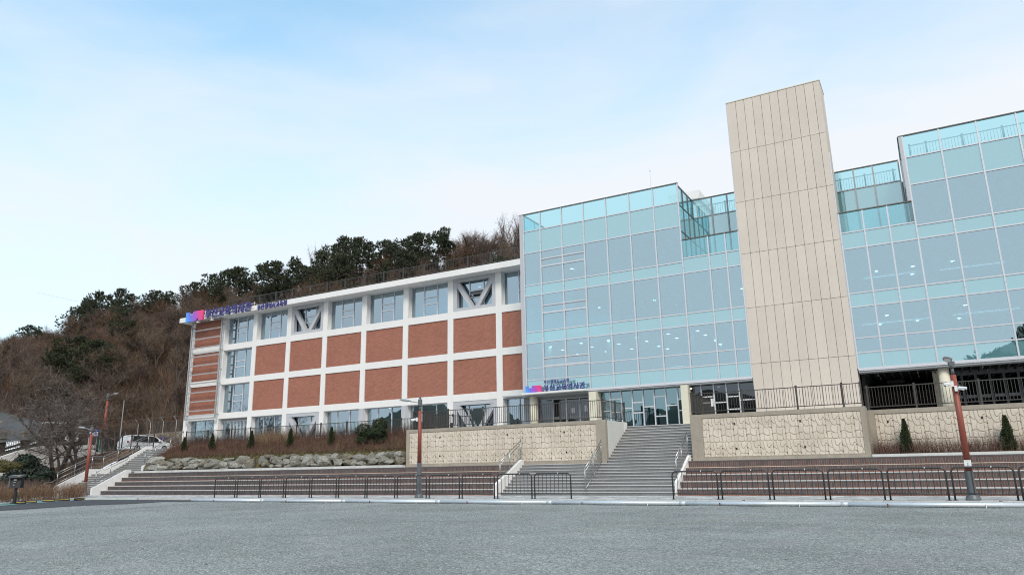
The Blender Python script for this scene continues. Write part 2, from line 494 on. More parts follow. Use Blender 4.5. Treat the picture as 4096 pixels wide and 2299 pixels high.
# slightly uneven sheet, finely divided where the camera sees it
def gravel_height(x, y):
    return GZ + 0.018 * math.sin(x * 0.9 + 0.4 * y) * math.sin(y * 0.7 - 0.2 * x) + 0.012 * math.sin(2.3 * x + 1.1 * y)
mb = MB()
nx, ny = 150, 76
gx = [-62 + 76 * i / nx for i in range(nx + 1)]
gy = [-6 + 36.95 * j / ny for j in range(ny + 1)]
for j in range(ny + 1):
    for i in range(nx + 1):
        mb.v.append((gx[i], gy[j], gravel_height(gx[i], gy[j])))
for j in range(ny):
    for i in range(nx):
        a = j * (nx + 1) + i
        mb.f.append((a, a + 1, a + nx + 2, a + nx + 1))
setting('gravel_yard', mb, GRAVM, smooth=True)
setting('yard_surround', MB().poly([(-400, -300, -0.17), (400, -300, -0.17), (400, -6, -0.17), (-400, -6, -0.17)])
        .poly([(14, -6, -0.17), (400, -6, -0.17), (400, 30.95, -0.17), (14, 30.95, -0.17)])
        .poly([(-400, -6, -0.17), (-62, -6, -0.17), (-62, 30.95, -0.17), (-400, 30.95, -0.17)]), GRAVM)
# loose stones lying proud of the yard
rs = random.Random(3)
mb = MB()
cnt = 0
while cnt < 21000:
    t = rs.random()
    y = 7.0 + 22 * t ** 1.9
    x = rs.uniform(-1.75 * y - 0.5, 0.12 * y + 0.6)
    if x < -41.5: continue
    s = rs.uniform(0.010, 0.022) * (1 + (0.8 if rs.random() < 0.03 else 0))
    z = gravel_height(x, y)
    a = rs.uniform(0, 6.28); n = len(mb.v)
    for k in range(4):
        w = a + k * 1.57 + rs.uniform(-.4, .4); q = s * rs.uniform(.7, 1.2)
        mb.v.append((x + q * math.cos(w), y + q * math.sin(w), z - 0.004 + rs.uniform(0, .35) * s))
    mb.v.append((x + rs.uniform(-.4, .4) * s, y + rs.uniform(-.4, .4) * s, z + s * rs.uniform(.5, .95)))
    mb.f += [(n, n+1, n+4), (n+1, n+2, n+4), (n+2, n+3, n+4), (n+3, n, n+4)]
    cnt += 1
STONEM = mat('crushed_stone', (0.24, 0.25, 0.24), 0.9, island=0.38, var=0.1, vscale=0.4)
setting('loose_gravel', mb, STONEM, kind='stuff')
# dry weed stalks lying on the gravel
for (x0, y0, x1, y1, lb) in ((-4.9, 24.5, -8.3, 17.2, 'leftmost thin dry stalk lying across the gravel'), (-0.9, 28.3, -2.1, 18.6, 'middle thin dry stalk lying across the gravel towards the pipe'),
                             (2.6, 28.0, 3.0, 20.2, 'rightmost thin dry stalk lying across the gravel under the right lamp')):
    pts = []
    for i in range(7):
        t = i / 6
        x = x0 + (x1 - x0) * t + 0.12 * math.sin(4 * t + x0); y = y0 + (y1 - y0) * t
        pts.append((x, y, gravel_height(x, y) + 0.012))
    single('dry_stalk', MB().tube(pts, 0.006, 5, 0.003), STALK, lb, 'plant stalk', (x0, y0, GZ))

# asphalt lane on the left, running between kerb and gravel
KERBL = [(-43.0, 12.0), (-46.0, 20.0), (-47.9, 23.4), (-49.6, 25.9), (-50.7, 28.2), (-50.9, 29.6), (-50.0, 30.7), (-46.0, 31.0)]
lane_edge = [(-36.0, 8.0), (-39.4, 15.0), (-41.0, 20.0), (-41.6, 23.5), (-41.6, 26.5), (-40.6, 29.2), (-38.0, 30.6), (-34.0, 30.98)]
mb = MB()
ks = KERBL + [(-34.0, 31.0)]
ks = [KERBL[0]] + KERBL[1:]
N = len(lane_edge)
for i in range(N - 1):
    a, b = lane_edge[i], lane_edge[i + 1]; c, d = KERBL[i], KERBL[i + 1]
    mb.poly([(a[0], a[1], -0.108), (b[0], b[1], -0.108), (d[0], d[1], -0.108), (c[0], c[1], -0.108)])
setting('asphalt_lane', mb, ASPH)
mb = MB()
for i in range(N - 1):
    a, b = lane_edge[i], lane_edge[i + 1]
    mb.poly([(a[0] + .16, a[1] - .02, -0.20), (b[0] + .16, b[1] - .05, -0.20), (b[0], b[1], -0.107), (a[0], a[1], -0.107)])
setting('lane_edge', mb, ASPH)
# turquoise line painted along the kerb
mb = MB()
off = []
for i in range(len(KERBL)):
    p = Vector(KERBL[i]); q = Vector(KERBL[min(i+1, len(KERBL)-1)]); o = Vector(KERBL[max(i-1, 0)])
    t = (q - o).normalized(); n = Vector((t.y, -t.x))
    off.append((p + n * 0.10, p + n * (0.42 if i < 6 else 0.25)))
for i in range(1, len(off) - 1):
    (a, b), (c, d) = off[i], off[i + 1]
    mb.poly([(a.x, a.y, -0.104), (b.x, b.y, -0.104), (d.x, d.y, -0.104), (c.x, c.y, -0.104)])
setting('turquoise_lane_line', mb, TURQ)

# ------------------------------------------------------------------ pavement and kerb
def paver_mat():
    m = bpy.data.materials.new('grey_pavers'); m.use_nodes = True
    nt = m.node_tree; L = nt.links.new; b = nt.nodes['Principled BSDF']
    geo = nt.nodes.new('ShaderNodeNewGeometry')
    br = nt.nodes.new('ShaderNodeTexBrick')
    br.inputs['Scale'].default_value = 1.0
    br.inputs['Brick Width'].default_value = 0.42; br.inputs['Row Height'].default_value = 0.21
    br.inputs['Mortar Size'].default_value = 0.008
    br.inputs['Color1'].default_value = (0.0, 0, 0, 1); br.inputs['Color2'].default_value = (1, 1, 1, 1)
    br.inputs['Mortar'].default_value = (0.35, 0.35, 0.35, 1)
    L(geo.outputs['Position'], br.inputs['Vector'])
    cr = nt.nodes.new('ShaderNodeValToRGB'); cr.color_ramp.interpolation = 'CONSTANT'
    e = cr.color_ramp.elements
    e[0].position = 0; e[0].color = (0.27, 0.265, 0.26, 1)
    e[1].position = 0.9; e[1].color = (0.66, 0.65, 0.63, 1)
    k = e.new(0.25); k.color = (0.35, 0.345, 0.335, 1)
    k = e.new(0.55); k.color = (0.43, 0.425, 0.41, 1)
    L(br.outputs['Color'], cr.inputs[0])
    n = nt.nodes.new('ShaderNodeTexNoise'); n.inputs['Scale'].default_value = 0.8; n.inputs['Detail'].default_value = 6
    L(geo.outputs['Position'], n.inputs['Vector'])
    mr = nt.nodes.new('ShaderNodeMapRange'); mr.inputs['To Min'].default_value = 0.8; mr.inputs['To Max'].default_value = 1.2
    L(n.outputs['Fac'], mr.inputs['Value'])
    h = nt.nodes.new('ShaderNodeHueSaturation'); L(cr.outputs[0], h.inputs['Color']); L(mr.outputs[0], h.inputs['Value'])
    L(h.outputs[0], b.inputs['Base Color']); b.inputs['Roughness'].default_value = 0.85
    return m
PAVER = paver_mat()
KY0, KY1 = 31.0, 31.28          # kerb front and back
RISE = 0.163; TREAD = 0.276; Y0 = 35.95
mb = MB().poly([(-46, KY1, 0), (16, KY1, 0), (16, Y0 + .2, 0), (-64, Y0 + .2, 0), (-58, 31.5, 0)])
pv = [(x - .25, y + .22) for x, y in KERBL]
mb.poly([(-64, 30, -.004), (-62, 20, -.004), (-58, 8, -.004)] + [(x, y, -.004) for x, y in pv] + [(-46, 31.3, -.004), (-58, 31.6, -.004), (-64, 36, -.004)])
setting('pavement', mb, PAVER)
kerb = setting('kerb', MB().box(-46, 16, KY0 + .02, KY1, -0.3, -0.03), KERB)
km = boxmesh('kerb_stone', 0.99, 0.26, 0.20, KERB)
for i in range(62):
    inst('kerb_stone', km, kerb, (-45.5 + i, KY0 + 0.14 + (0.004 if i % 3 else -0.004), -0.096 + 0.002 * (i % 2)))
# curved kerb along the lane
pp = [Vector(p) for p in KERBL]
for i in range(len(pp) - 1):
    a, b = pp[i], pp[i + 1]
    n = max(1, round((b - a).length / 1.0))
    for k in range(n):
        m0 = a + (b - a) * ((k + .5) / n)
        ln = (b - a).length / n * 0.99
        o = inst('kerb_stone', km, kerb, (m0.x - .12, m0.y + .1, -0.10), rz=math.atan2(b.y - a.y, b.x - a.x), sc=(ln / .99, 1, 1))
# rust stains of iron stubs on the kerb
for x in (-7.05, 1.65):
    single('iron_stub', MB().cyl(x, 31.1, 0.0, 0.035, 0.06, 10, 0.045), RUST,
           'rusty iron stub on the kerb ' + ('left of the right lamp post' if x < 0 else 'at the far right end'), 'iron stub', (x, 31.1, 0))

# galvanised pipe lying along the kerb
pipe = thing('galvanised_pipe', 'long galvanised pipe lying on the gravel along the kerb', 'pipe', (-15, 29.9, GZ))
xs = [-39.2, -33.2, -27.2, -21.2, -15.2, -9.2, -3.2, 2.8, 8.8, 15]
for a, b in zip(xs, xs[1:]):
    part('pipe_length', MB().tube([(a, 29.9, -0.065), (b - .01, 29.9, -0.065)], 0.082, 14), GALV, pipe, smooth=True)
    part('sleeve', MB().tube([(b - .12, 29.9, -0.065), (b + .12, 29.9, -0.065)], 0.088, 14), GALV, pipe, smooth=True)
for i in range(18):
    x = -37.2 + i * 2.95
    part('stake', MB().box(x - .015, x + .015, 29.795, 29.812, -0.24, -0.02), WPLAST if i % 2 else RUST, pipe)

# ------------------------------------------------------------------ central stairs
stairs = thing('granite_stairs', 'wide grey granite stairs with pale nosings up to the glass entrance', 'stairs', (-16.3, Y0, 0))
SX0, SX1, TX0, TX1 = -21.28, -11.44, -16.0, -11.22
rr_ = random.Random(5)
for k in range(1, 24):
    y = Y0 + (k - 1) * TREAD; z = k * RISE
    x0, x1 = (SX0, SX1) if k <= 10 else (TX0, TX1)
    yb = y + TREAD + 0.03 if k not in (10, 23) else (39.2 if k == 10 else 43.7)
    # riser slabs of three or four lengths
    if k == 10:
        part('step', MB().box(SX0, SX1, y, 38.69, z - RISE, z - 0.035), GRAN, stairs)
    else:
        c0 = x0; n = 5 if k <= 10 else 3
        for q in range(n):
            c1 = x0 + (x1 - x0) * (q + 1) / n + (0.25 * rr_.uniform(-1, 1) if q < n - 1 else 0)
            part('step', MB().box(c0 + .002, c1 - .002, y, yb, z - RISE - .01, z - 0.035), GRAN, stairs)
            c0 = c1
    part('nosing', MB().box(x0, x1, y - 0.025, y + (0.30 if k not in (10, 23) else .33), z - 0.034, z), GRANL, stairs)
setting('entrance_landing', MB().box(-16.0, -11.2, 42.34, 44.6, 3.4, 3.748), GRANL)

# white stringer walls beside the lower flight
def stringer(name, label, x0, x1, prof):
    return single(name, MB().prism_x(prof, x0, x1), WHITE, label, 'wall', ((x0 + x1) / 2, prof[0][0], 0))
h0 = 0.52
prof = [(35.5, 0), (38.68, 0), (38.68, 1.93), (38.45, 1.93), (35.62, 0.64), (35.5, 0.58)]
stringer('stringer_wall', 'white stringer wall left of the central granite stairs', -21.47, -21.285, prof)
prof = [(36.05, 0), (38.69, 0), (38.69, 1.93), (38.5, 1.93), (36.2, 0.70), (36.05, 0.60)]
stringer('stringer_wall', 'white stringer wall right of the central granite stairs', -11.435, -11.29, prof)

# stainless handrails
def handrail(label, posts, x, height=1.17, low=True, third=0.0, ext=None, bars=True, mesh=INOX):
    """posts: list of (y, z of foot); sloping railing of two top rails, a bottom rail and thin bars in the plane x"""
    t = thing('steel_handrail', label, 'handrail', (x, posts[0][0], posts[0][1]))
    pm = 0.03
    for y, z in posts:
        part('post', MB().cyl(x, y, z, z + height, pm, 10), mesh, t, smooth=True)
        part('post_cap', MB().cyl(x, y, z + height, z + height + .02, pm * 1.25, 10), mesh, t)
    for nm, dz, r in (('top_rail', height - 0.07, 0.028), ('upper_rail', height - 0.25, 0.02), ('bottom_rail', 0.16, 0.02)) + ((('middle_rail', third, 0.02),) if third else ()):
        part(nm, MB().tube([(x, y, z + dz) for y, z in posts], r, 8), mesh, t, smooth=True)
    if bars:
        lo, hi = 0.16, (third if third else height - 0.25)
        me = None
        for (ya, za), (yb, zb) in zip(posts, posts[1:]):
            n = max(2, round(math.hypot(yb - ya, zb - za) / 0.135))
            for k in range(1, n):
                s = k / n; y = ya + (yb - ya) * s; z = za + (zb - za) * s
                if me is None: me = MB().cyl(0, 0, lo, hi, 0.009, 5).mesh('bar', (0, 0, 0), mesh)
                inst('bar', me, t, (x, y, z))
    return t
handrail('stainless handrail on the left white stringer of the central stairs', [(36.07, .66), (37.17, 1.25), (38.52, 1.9)], -21.38, 1.19)
handrail('stainless handrail standing in the middle of the lower granite steps', [(36.15, RISE), (37.27, 5 * RISE), (38.46, 10 * RISE - .03)], -16.25, 1.27)
handrail('stainless handrail on the right white stringer of the central stairs', [(36.4, .66), (37.4, 1.25), (38.6, 1.92)], -11.4, 1.22)

# ------------------------------------------------------------------ tiled terraces
TP = 0.55; TR = 2 * RISE
def terrace(label, x0, x1, near_right):
    t = thing('tiled_terrace', label, 'terrace', ((x0 + x1) / 2, Y0, 0))
    tw = 0.102
    tm = MB().box(-.0435, .0435, -.012, .012, -.1, .1).mesh('tile', (0, 0, 0), TILEO)
    left = 300
    rest = MB()
    for k in range(5):
        y = Y0 + k * TP; z = (k + 1) * TR
        part('joint_bed', MB().box(x0, x1, y + .012, (y + TP + .1) if k < 4 else 38.69, z - TR - .02, z - (.095, .095, .095, .021, .061)[k]), TJOINT, t)
        if k < 3:
            part('seat_edge', MB().box(x0 - .01, x1 + .01, y - .01, y + .2, z - .034, z), GRANL, t)
            part('dark_band', MB().box(x0 - .01, x1 + .01, y - .004, y + TP, z - .094, z - .0345), TILE, t)
        elif k == 3:
            part('seat_edge', MB().box(x0 - .01, x1 + .01, y - .006, y + TP, z - .02, z), RELIEF, t)
        else:
            part('dark_band', MB().box(x0 - .01, x1 + .01, y - .006, 38.69, z - .06, z), TILE, t)
        part('tread_paving', MB().box(x0, x1, y + .14, (y + TP + .008) if k < 4 else 38.688, z - .03, z + .004), KERB, t)
        zt0 = (.094, .094, .094, .02, .06)[k]
        n = int((x1 - x0) / tw)
        for i in range(n):
            cx = x1 - (i + .5) * tw if near_right else x0 + (i + .5) * tw
            zc = z - zt0 - .012 - .1
            if left > 0 and i < 60:
                inst('tile', tm, t, (cx, y + .012, zc)); left -= 1
            else:
                rest.box(cx - .0435, cx + .0435, y, y + .024, zc - .1, zc + .1)
            if k >= 3: rest.box(cx - .0435, cx + .0435, y, y + .024, max(z - TR + .008, zc - .17), zc - .112)
    part('tile_course', rest, TILE, t, kind='stuff')
    return t
terrace('long dark tiled seating terrace left of the central stairs below the boulder wall', -58.45, -21.48, True)
terrace('dark tiled seating terrace right of the central stairs behind the barriers', -11.28, 16.0, False)

# ------------------------------------------------------------------ left stairs
LX0, LX1 = -63.0, -58.5
LY = 35.55
ls = thing('side_stairs', 'long grey stairs between white walls at the left end of the terrace', 'stairs', (-60.7, LY, 0))
for k in range(1, 11):
    y = LY + (k - 1) * .262; z = k * RISE
    part('step', MB().box(LX0, LX1, y, y + (.30 if k < 10 else 1.75), z - RISE - .01, z - .035), GRAN, ls)
    part('nosing', MB().box(LX0, LX1, y - .02, y + (.28 if k < 10 else 1.75), z - .034, z), GRANL, ls)
LY2 = 39.55
for k in range(11, 24):
    y = LY2 + (k - 11) * .262; z = k * RISE
    part('step', MB().box(LX0, LX1, y, y + (.30 if k < 23 else .9), z - RISE - .01, z - .035), GRAN, ls)
    part('nosing', MB().box(LX0, LX1, y - .02, y + (.28 if k < 23 else .9), z - .034, z), GRANL, ls)
single('stringer_wall', MB().prism_x([(35.0, -.1), (43.6, -.1), (43.6, 4.0), (43.3, 4.0), (42.8, 3.97), (39.3, 2.1), (39.25, 2.04), (37.75, 2.04), (35.35, .86), (35.1, .72), (35.0, .6)], -63.25, -63.0), WHITE,
       'long white stringer wall on the outer left side of the side stairs', 'wall', (-63.1, 35, 0))
single('stringer_wall', MB().prism_x([(35.25, 0), (38.35, 0), (38.35, 1.9), (37.95, 1.9), (35.45, .62), (35.25, .56)], -58.5, -58.25), WHITE,
       'white stringer wall between the side stairs and the tiled terrace', 'wall', (-58.4, 35.3, 0))
single('stringer_wall', MB().prism_x([(39.4, 1.55), (43.1, 1.55), (43.1, 4.08), (42.9, 4.08), (39.65, 2.3), (39.4, 2.18)], -58.5, -58.25), WHITE,
       'white stringer wall beside the boulders at the upper flight of the side stairs', 'wall', (-58.4, 39.4, 1.6))
h = handrail('stainless handrail on the outer left wall of the side stairs', [(35.15, .75), (36.5, 1.42), (37.9, 2.06), (38.9, 2.06), (40.15, 2.62), (41.5, 3.36), (42.95, 4.0)], -63.12, 1.1, third=.5)
part('end_loop', MB().tube([(-63.12, 35.15, 1.25), (-63.12, 34.75, 1.05), (-63.12, 34.3, 1.02), (-63.12, 34.12, .93), (-63.12, 34.2, .82), (-63.12, 34.5, .8)], .024, 8), INOX, h, smooth=True)
h = handrail('stainless handrail on the lower right wall of the side stairs', [(35.5, .66), (36.65, 1.25), (38.1, 1.9)], -58.37, 1.14, third=.5)
part('end_loop', MB().tube([(-58.37, 35.5, 1.16), (-58.37, 35.05, .98), (-58.37, 34.6, .95)], .024, 8), INOX, h, smooth=True)
handrail('stainless handrail on the upper right wall of the side stairs', [(39.55, 2.24), (40.45, 2.74), (41.85, 3.5), (43.05, 4.08)], -58.37, 1.13, third=.5)
# ------------------------------------------------------------------ retaining walls with cast stone relief
WY = 38.7
CW = 0.632
S_ = [  # stones of one relief cell: u across (0..1), v down from the top in metres
 [(.03,.01),(.24,.01),(.25,.22),(.30,.40),(.20,.375),(.04,.275)],
 [(.27,.01),(.49,.01),(.52,.26),(.57,.33),(.66,.35),(.77,.33),(.78,.5),(.72,.575),(.58,.59),(.45,.53),(.36,.42),(.30,.25)],
 [(.53,.01),(.97,.01),(.97,.18),(.81,.20),(.77,.27),(.70,.31),(.60,.30),(.56,.24)],
 [(.81,.24),(.96,.22),(.98,.56),(.87,.57),(.81,.545),(.80,.4)],
]
UP_ = S_ + [
 [(.03,.32),(.19,.41),(.32,.44),(.40,.53),(.33,.62),(.29,.75),(.30,.86),(.04,.87)],
 [(.44,.565),(.58,.62),(.76,.62),(.77,.80),(.78,.95),(.66,.955),(.46,.91),(.34,.84),(.33,.70)],
 [(.80,.60),(.97,.60),(.98,1.16),(.94,1.2),(.86,1.2),(.81,1.15),(.80,.85)],
 [(.05,.91),(.29,.90),(.34,.95),(.32,1.05),(.33,1.18),(.28,1.21),(.10,1.21),(.06,1.17)],
 [(.38,.93),(.50,.97),(.66,.99),(.77,.985),(.78,1.15),(.74,1.21),(.44,1.21),(.38,1.17),(.355,1.06)],
]
LO_ = S_ + [
 [(.03,.32),(.19,.41),(.32,.44),(.40,.53),(.33,.62),(.30,.725),(.04,.725)],
 [(.44,.565),(.58,.62),(.71,.62),(.72,.725),(.335,.725),(.36,.65)],
 [(.755,.62),(.97,.60),(.97,.725),(.755,.725)],
]
def stone_mesh(pts):
    """rounded, bevelled stone face standing 30 mm proud"""
    P = [Vector((u * CW, -v)) for u, v in pts]
    ctr = sum(P, Vector((0, 0))) / len(P)
    P = [p + (p - ctr).normalized() * .0035 for p in P]
    # soften corners
    Q = []
    for i in range(len(P)):
        a, b, c = P[i-1], P[i], P[(i+1) % len(P)]
        d1, d2 = min(.02, (a-b).length*.3), min(.02, (c-b).length*.3)
        Q += [b + (a-b).normalized()*d1, b + (c-b).normalized()*d2]
    c = sum(Q, Vector((0, 0))) / len(Q)
    mb = MB(); n = len(Q)
    for ins, y in ((0.0, 0.0), (0.002, -0.016), (0.010, -0.026)):
        for q in Q:
            d = (c - q); q2 = q + d.normalized() * min(ins, d.length * .5)
            mb.v.append((q2.x, y, q2.y))
    for r in range(2):
        for i in range(n):
            j = (i + 1) % n
            mb.f.append((r*n + i, (r+1)*n + i, (r+1)*n + j, r*n + j))
    mb.f.append(tuple(2*n + i for i in range(n - 1, -1, -1)))
    mb.f[-1] = tuple(reversed(mb.f[-1]))
    return mb
UPM = [stone_mesh(p) for p in UP_]; LOM = [stone_mesh(p) for p in LO_]
UPME = [m.mesh('relief_stone', (0, 0, 0), RELIEF) for m in UPM]
LOME = [m.mesh('relief_stone', (0, 0, 0), RELIEF) for m in LOM]
def relief_wall(name, label, x0, x1, Y, ztop, zbot, fx0, fx1, fz0, fz1, phase, weeps, back):
    """concrete frame round a recessed field of cast stones"""
    t = thing(name, label, 'retaining wall', ((x0 + x1) / 2, Y, zbot))
    part('coping', MB().box(x0, x1, Y, Y + back, fz1, ztop), CONC, t)
    part('plinth', MB().box(x0, x1, Y, Y + back, zbot, fz0), CONC, t)
    part('pier', MB().box(x0, fx0, Y + .001, Y + back, fz0, fz1), CONC, t)
    part('pier', MB().box(fx1, x1, Y + .001, Y + back, fz0, fz1), CONC, t)
    part('field', MB().box(fx0, fx1, Y + .05, Y + back, fz0, fz1), RELIEFB, t)
    zt = fz1 - 0.03
    budget = 295
    rest = MB(); holes = MB()
    n0 = math.floor((fx0 - phase) / CW)
    x = phase + n0 * CW
    cells = []
    while x < fx1:
        cells.append(x); x += CW
    cells.sort(key=lambda v: -v)
    for cx in cells:
        for z, mes, mbs in ((zt, UPME, UPM), (zt - 1.235, LOME, LOM)):
            for me, mbx in zip(mes, mbs):
                xa = min(v[0] for v in mbx.v) + cx; xb = max(v[0] for v in mbx.v) + cx
                za = min(v[2] for v in mbx.v) + z
                if za < fz0 + .005: continue
                if xa < fx0 + .01 or xb > fx1 - .01:
                    # cut stone at the frame
                    if xb - .05 > fx0 and xa + .05 < fx1:
                        n = len(rest.v)
                        rest.v += [(min(max(v[0] + cx, fx0 + .012), fx1 - .012), v[1] + Y + .05, v[2] + z) for v in mbx.v]
                        rest.f += [tuple(i + n for i in f) for f in mbx.f]
                    continue
                if budget > 0:
                    inst('relief_stone', me, t, (cx, Y + .05, z)); budget -= 1
                else:
                    n = len(rest.v)
                    rest.v += [(v[0] + cx, v[1] + Y + .05, v[2] + z) for v in mbx.v]
                    rest.f += [tuple(i + n for i in f) for f in mbx.f]
        if fx0 + .03 < cx < fx1 - .03:
            for z in (zt - .285, zt - .59, zt - .90, zt - 1.235 - .285, zt - 1.235 - .59):
                if z > fz0 + .03:
                    holes.tube([(cx, Y + .047, z), (cx, Y + .006, z)], .017, 8)
    if rest.v: part('cut_relief_stone', rest, RELIEF, t, kind='stuff')
    part('tie_hole', holes, HOLE, t, kind='stuff')
    for wx, wz in weeps:
        part('weep_pipe', MB().tube([(wx, Y + .05, wz), (wx, Y - .012, wz)], .045, 12), HOLE, t)
    return t
wl = relief_wall('relief_wall', 'long beige cast stone retaining wall left of the central stairs', -30.02, -16.03, WY, 4.0, 1.62, -29.78, -16.62, 1.80, 3.80, -16.95,
            [(-27.35, 3.42), (-22.4, 3.42), (-27.35, 2.28), (-22.4, 2.28), (-18.6, 3.42), (-18.5, 2.28)], .3)
part('side_face', MB().box(-16.33, -16.028, WY + .3, 42.1, 1.6, 3.985), CONCL, wl)
part('end_block', MB().box(-16.33, -16.026, 41.55, 42.12, 1.6, 3.99), WHITE, wl)
wr = relief_wall('relief_wall', 'beige cast stone retaining wall between the central stairs and the tower', -11.2, -2.73, WY, 4.0, 1.62, -10.57, -2.97, 1.80, 3.80, -7.085,
            [(-8.9, 3.45), (-5.7, 3.45), (-8.9, 2.2), (-5.6, 2.2)], .3)
part('side_face', MB().box(-3.03, -2.731, WY + .3, 39.8, 1.6, 3.98), CONC, wr)
part('side_face', MB().box(-11.2, -10.9, WY + .3, 43.0, 1.6, 3.98), CONC, wr)
relief_wall('relief_wall', 'set back cast stone retaining wall with dry planting at its foot on the far right', -2.73, 16.0, 39.8, 3.86, 1.6, -2.45, 15.5, 1.65, 3.66, -1.68,
            [(-1.9, 3.28), (1.95, 3.28), (6.2, 3.28)], .3)

# plaza slabs behind the walls
setting('plaza', MB().box(-29.7, -16.34, WY + .3, 47.2, 3.3, 3.75).box(-10.9, -3.04, 39.0, 43.3, 3.3, 3.75).box(-3.03, 16, 40.1, 52, 3.3, 3.75)
        .box(-58.2, -29.7, 42.95, 47.25, 3.3, 3.95).box(-90, -58.2, 43.7, 62, 3.2, 3.76), KERB)
setting('landing_floor', MB().box(-30, -3.04, 44.6, 50, 3.3, 3.752), GRANL)

# planted strip at the foot of the set back wall
setting('planting_bed', MB().box(-2.72, 16, 38.95, 39.8, 1.5, 1.74), MOSS)
kb = setting('planting_kerb', MB().box(-2.7, 16, 38.72, 38.95, 1.55, 1.76), KERB)
def dry_stems(name, n, xr, yr, zf, hr, seed, m, lean=.25, w=.008, branch=3):
    rs = random.Random(seed); mb = MB()
    for _ in range(n):
        x = rs.uniform(*xr); y = rs.uniform(*yr); z = zf(x, y); h = rs.uniform(*hr)
        lx, ly = rs.gauss(0, lean) * h, rs.gauss(0, lean) * h
        a = rs.uniform(0, 3.14); dx, dy = math.cos(a) * w, math.sin(a) * w
        mid = (x + lx * .4, y + ly * .4, z + h * .5); top = (x + lx, y + ly, z + h)
        k = len(mb.v)
        mb.v += [(x - dx, y - dy, z - .05), (x + dx, y + dy, z - .05), (mid[0] + dx*.7, mid[1] + dy*.7, mid[2]), (mid[0] - dx*.7, mid[1] - dy*.7, mid[2]), top]
        mb.f += [(k, k+1, k+2, k+3), (k+3, k+2, k+4)]
        for _b in range(branch):
            s = rs.uniform(.3, .9)
            bx, by, bz = x + lx * s, y + ly * s, z + h * s
            l = h * rs.uniform(.18, .42); q = rs.uniform(0, 6.28); e = rs.uniform(.2, 1.1)
            k = len(mb.v)
            mb.v += [(bx - dx*.5, by - dy*.5, bz), (bx + dx*.5, by + dy*.5, bz), (bx + math.cos(q) * l * math.cos(e), by + math.sin(q) * l * math.cos(e), bz + l * math.sin(e))]
            mb.f.append((k, k+1, k+2))
    return setting(name, mb, m, kind='stuff')
dry_stems('dry_shrubs', 3400, (-2.65, 15), (39.05, 39.75), lambda x, y: 1.74, (.35, .72), 21, DRY, .18, .007)
dry_stems('thin_dry_stems', 900, (-2.65, 15), (39.3, 39.78), lambda x, y: 1.74, (.75, 1.12), 22, DRYG, .12, .006)
dry_stems('low_groundcover', 700, (-2.6, 15), (38.97, 39.1), lambda x, y: 1.74, (.03, .08), 23, OLIVE, .9, .02)

# ------------------------------------------------------------------ slope with boulder wall on the left
def slope_z(x, y):
    if y < 39.6: return 1.66 + (y - 38.9) * .3
    t = min(1, (y - 39.6) / 2.9)
    return 2.35 + (3.96 - 2.35) * (t ** .8) + .05 * math.sin(x * 1.7) * math.sin(y * 2.1)
mb = MB(); nx, ny = 90, 18
for j in range(ny + 1):
    for i in range(nx + 1):
        x = -58.24 + 28.2 * i / nx; y = 38.95 + 4.0 * j / ny
        mb.v.append((x, y, slope_z(x, y)))
for j in range(ny):
    for i in range(nx):
        a = j * (nx + 1) + i; mb.f.append((a, a + 1, a + nx + 2, a + nx + 1))
setting('planted_slope', mb, MOSS, smooth=True)
pk = setting('bed_kerb', MB().box(-58.2, -30.03, 38.62, 38.9, 1.5, 1.70), KERB)
me = boxmesh('kerb_stone', .985, .27, .16, KERB)
for i in range(28):
    inst('kerb_stone', me, pk, (-57.7 + i, 38.74, 1.715 + .003 * (i % 2)))
dry_stems('dry_slope_shrubs', 15000, (-58, -30.2), (40.0, 42.5), slope_z, (.22, .60), 31, DRY, .45, .008, 3)
dry_stems('grey_hedge_stems', 3600, (-57.4, -30.4), (42.35, 42.75), slope_z, (.45, .95), 32, DRYG, .14, .0065, 4)
dry_stems('straw_grass', 700, (-48, -43.5), (41.4, 42.4), slope_z, (.7, 1.35), 33, DRYT, .25, .007, 1)
dry_stems('slope_groundcover', 4200, (-58, -30.2), (39.55, 40.35), slope_z, (.05, .16), 34, OLIVE, 1.0, .022, 1)
dry_stems('dead_leaves', 2500, (-58, -30.2), (38.95, 39.3), slope_z, (.03, .10), 35, mat('orange_dead_leaf', (.26, .11, .04), .95, island=.4), 1.0, .02, 1)

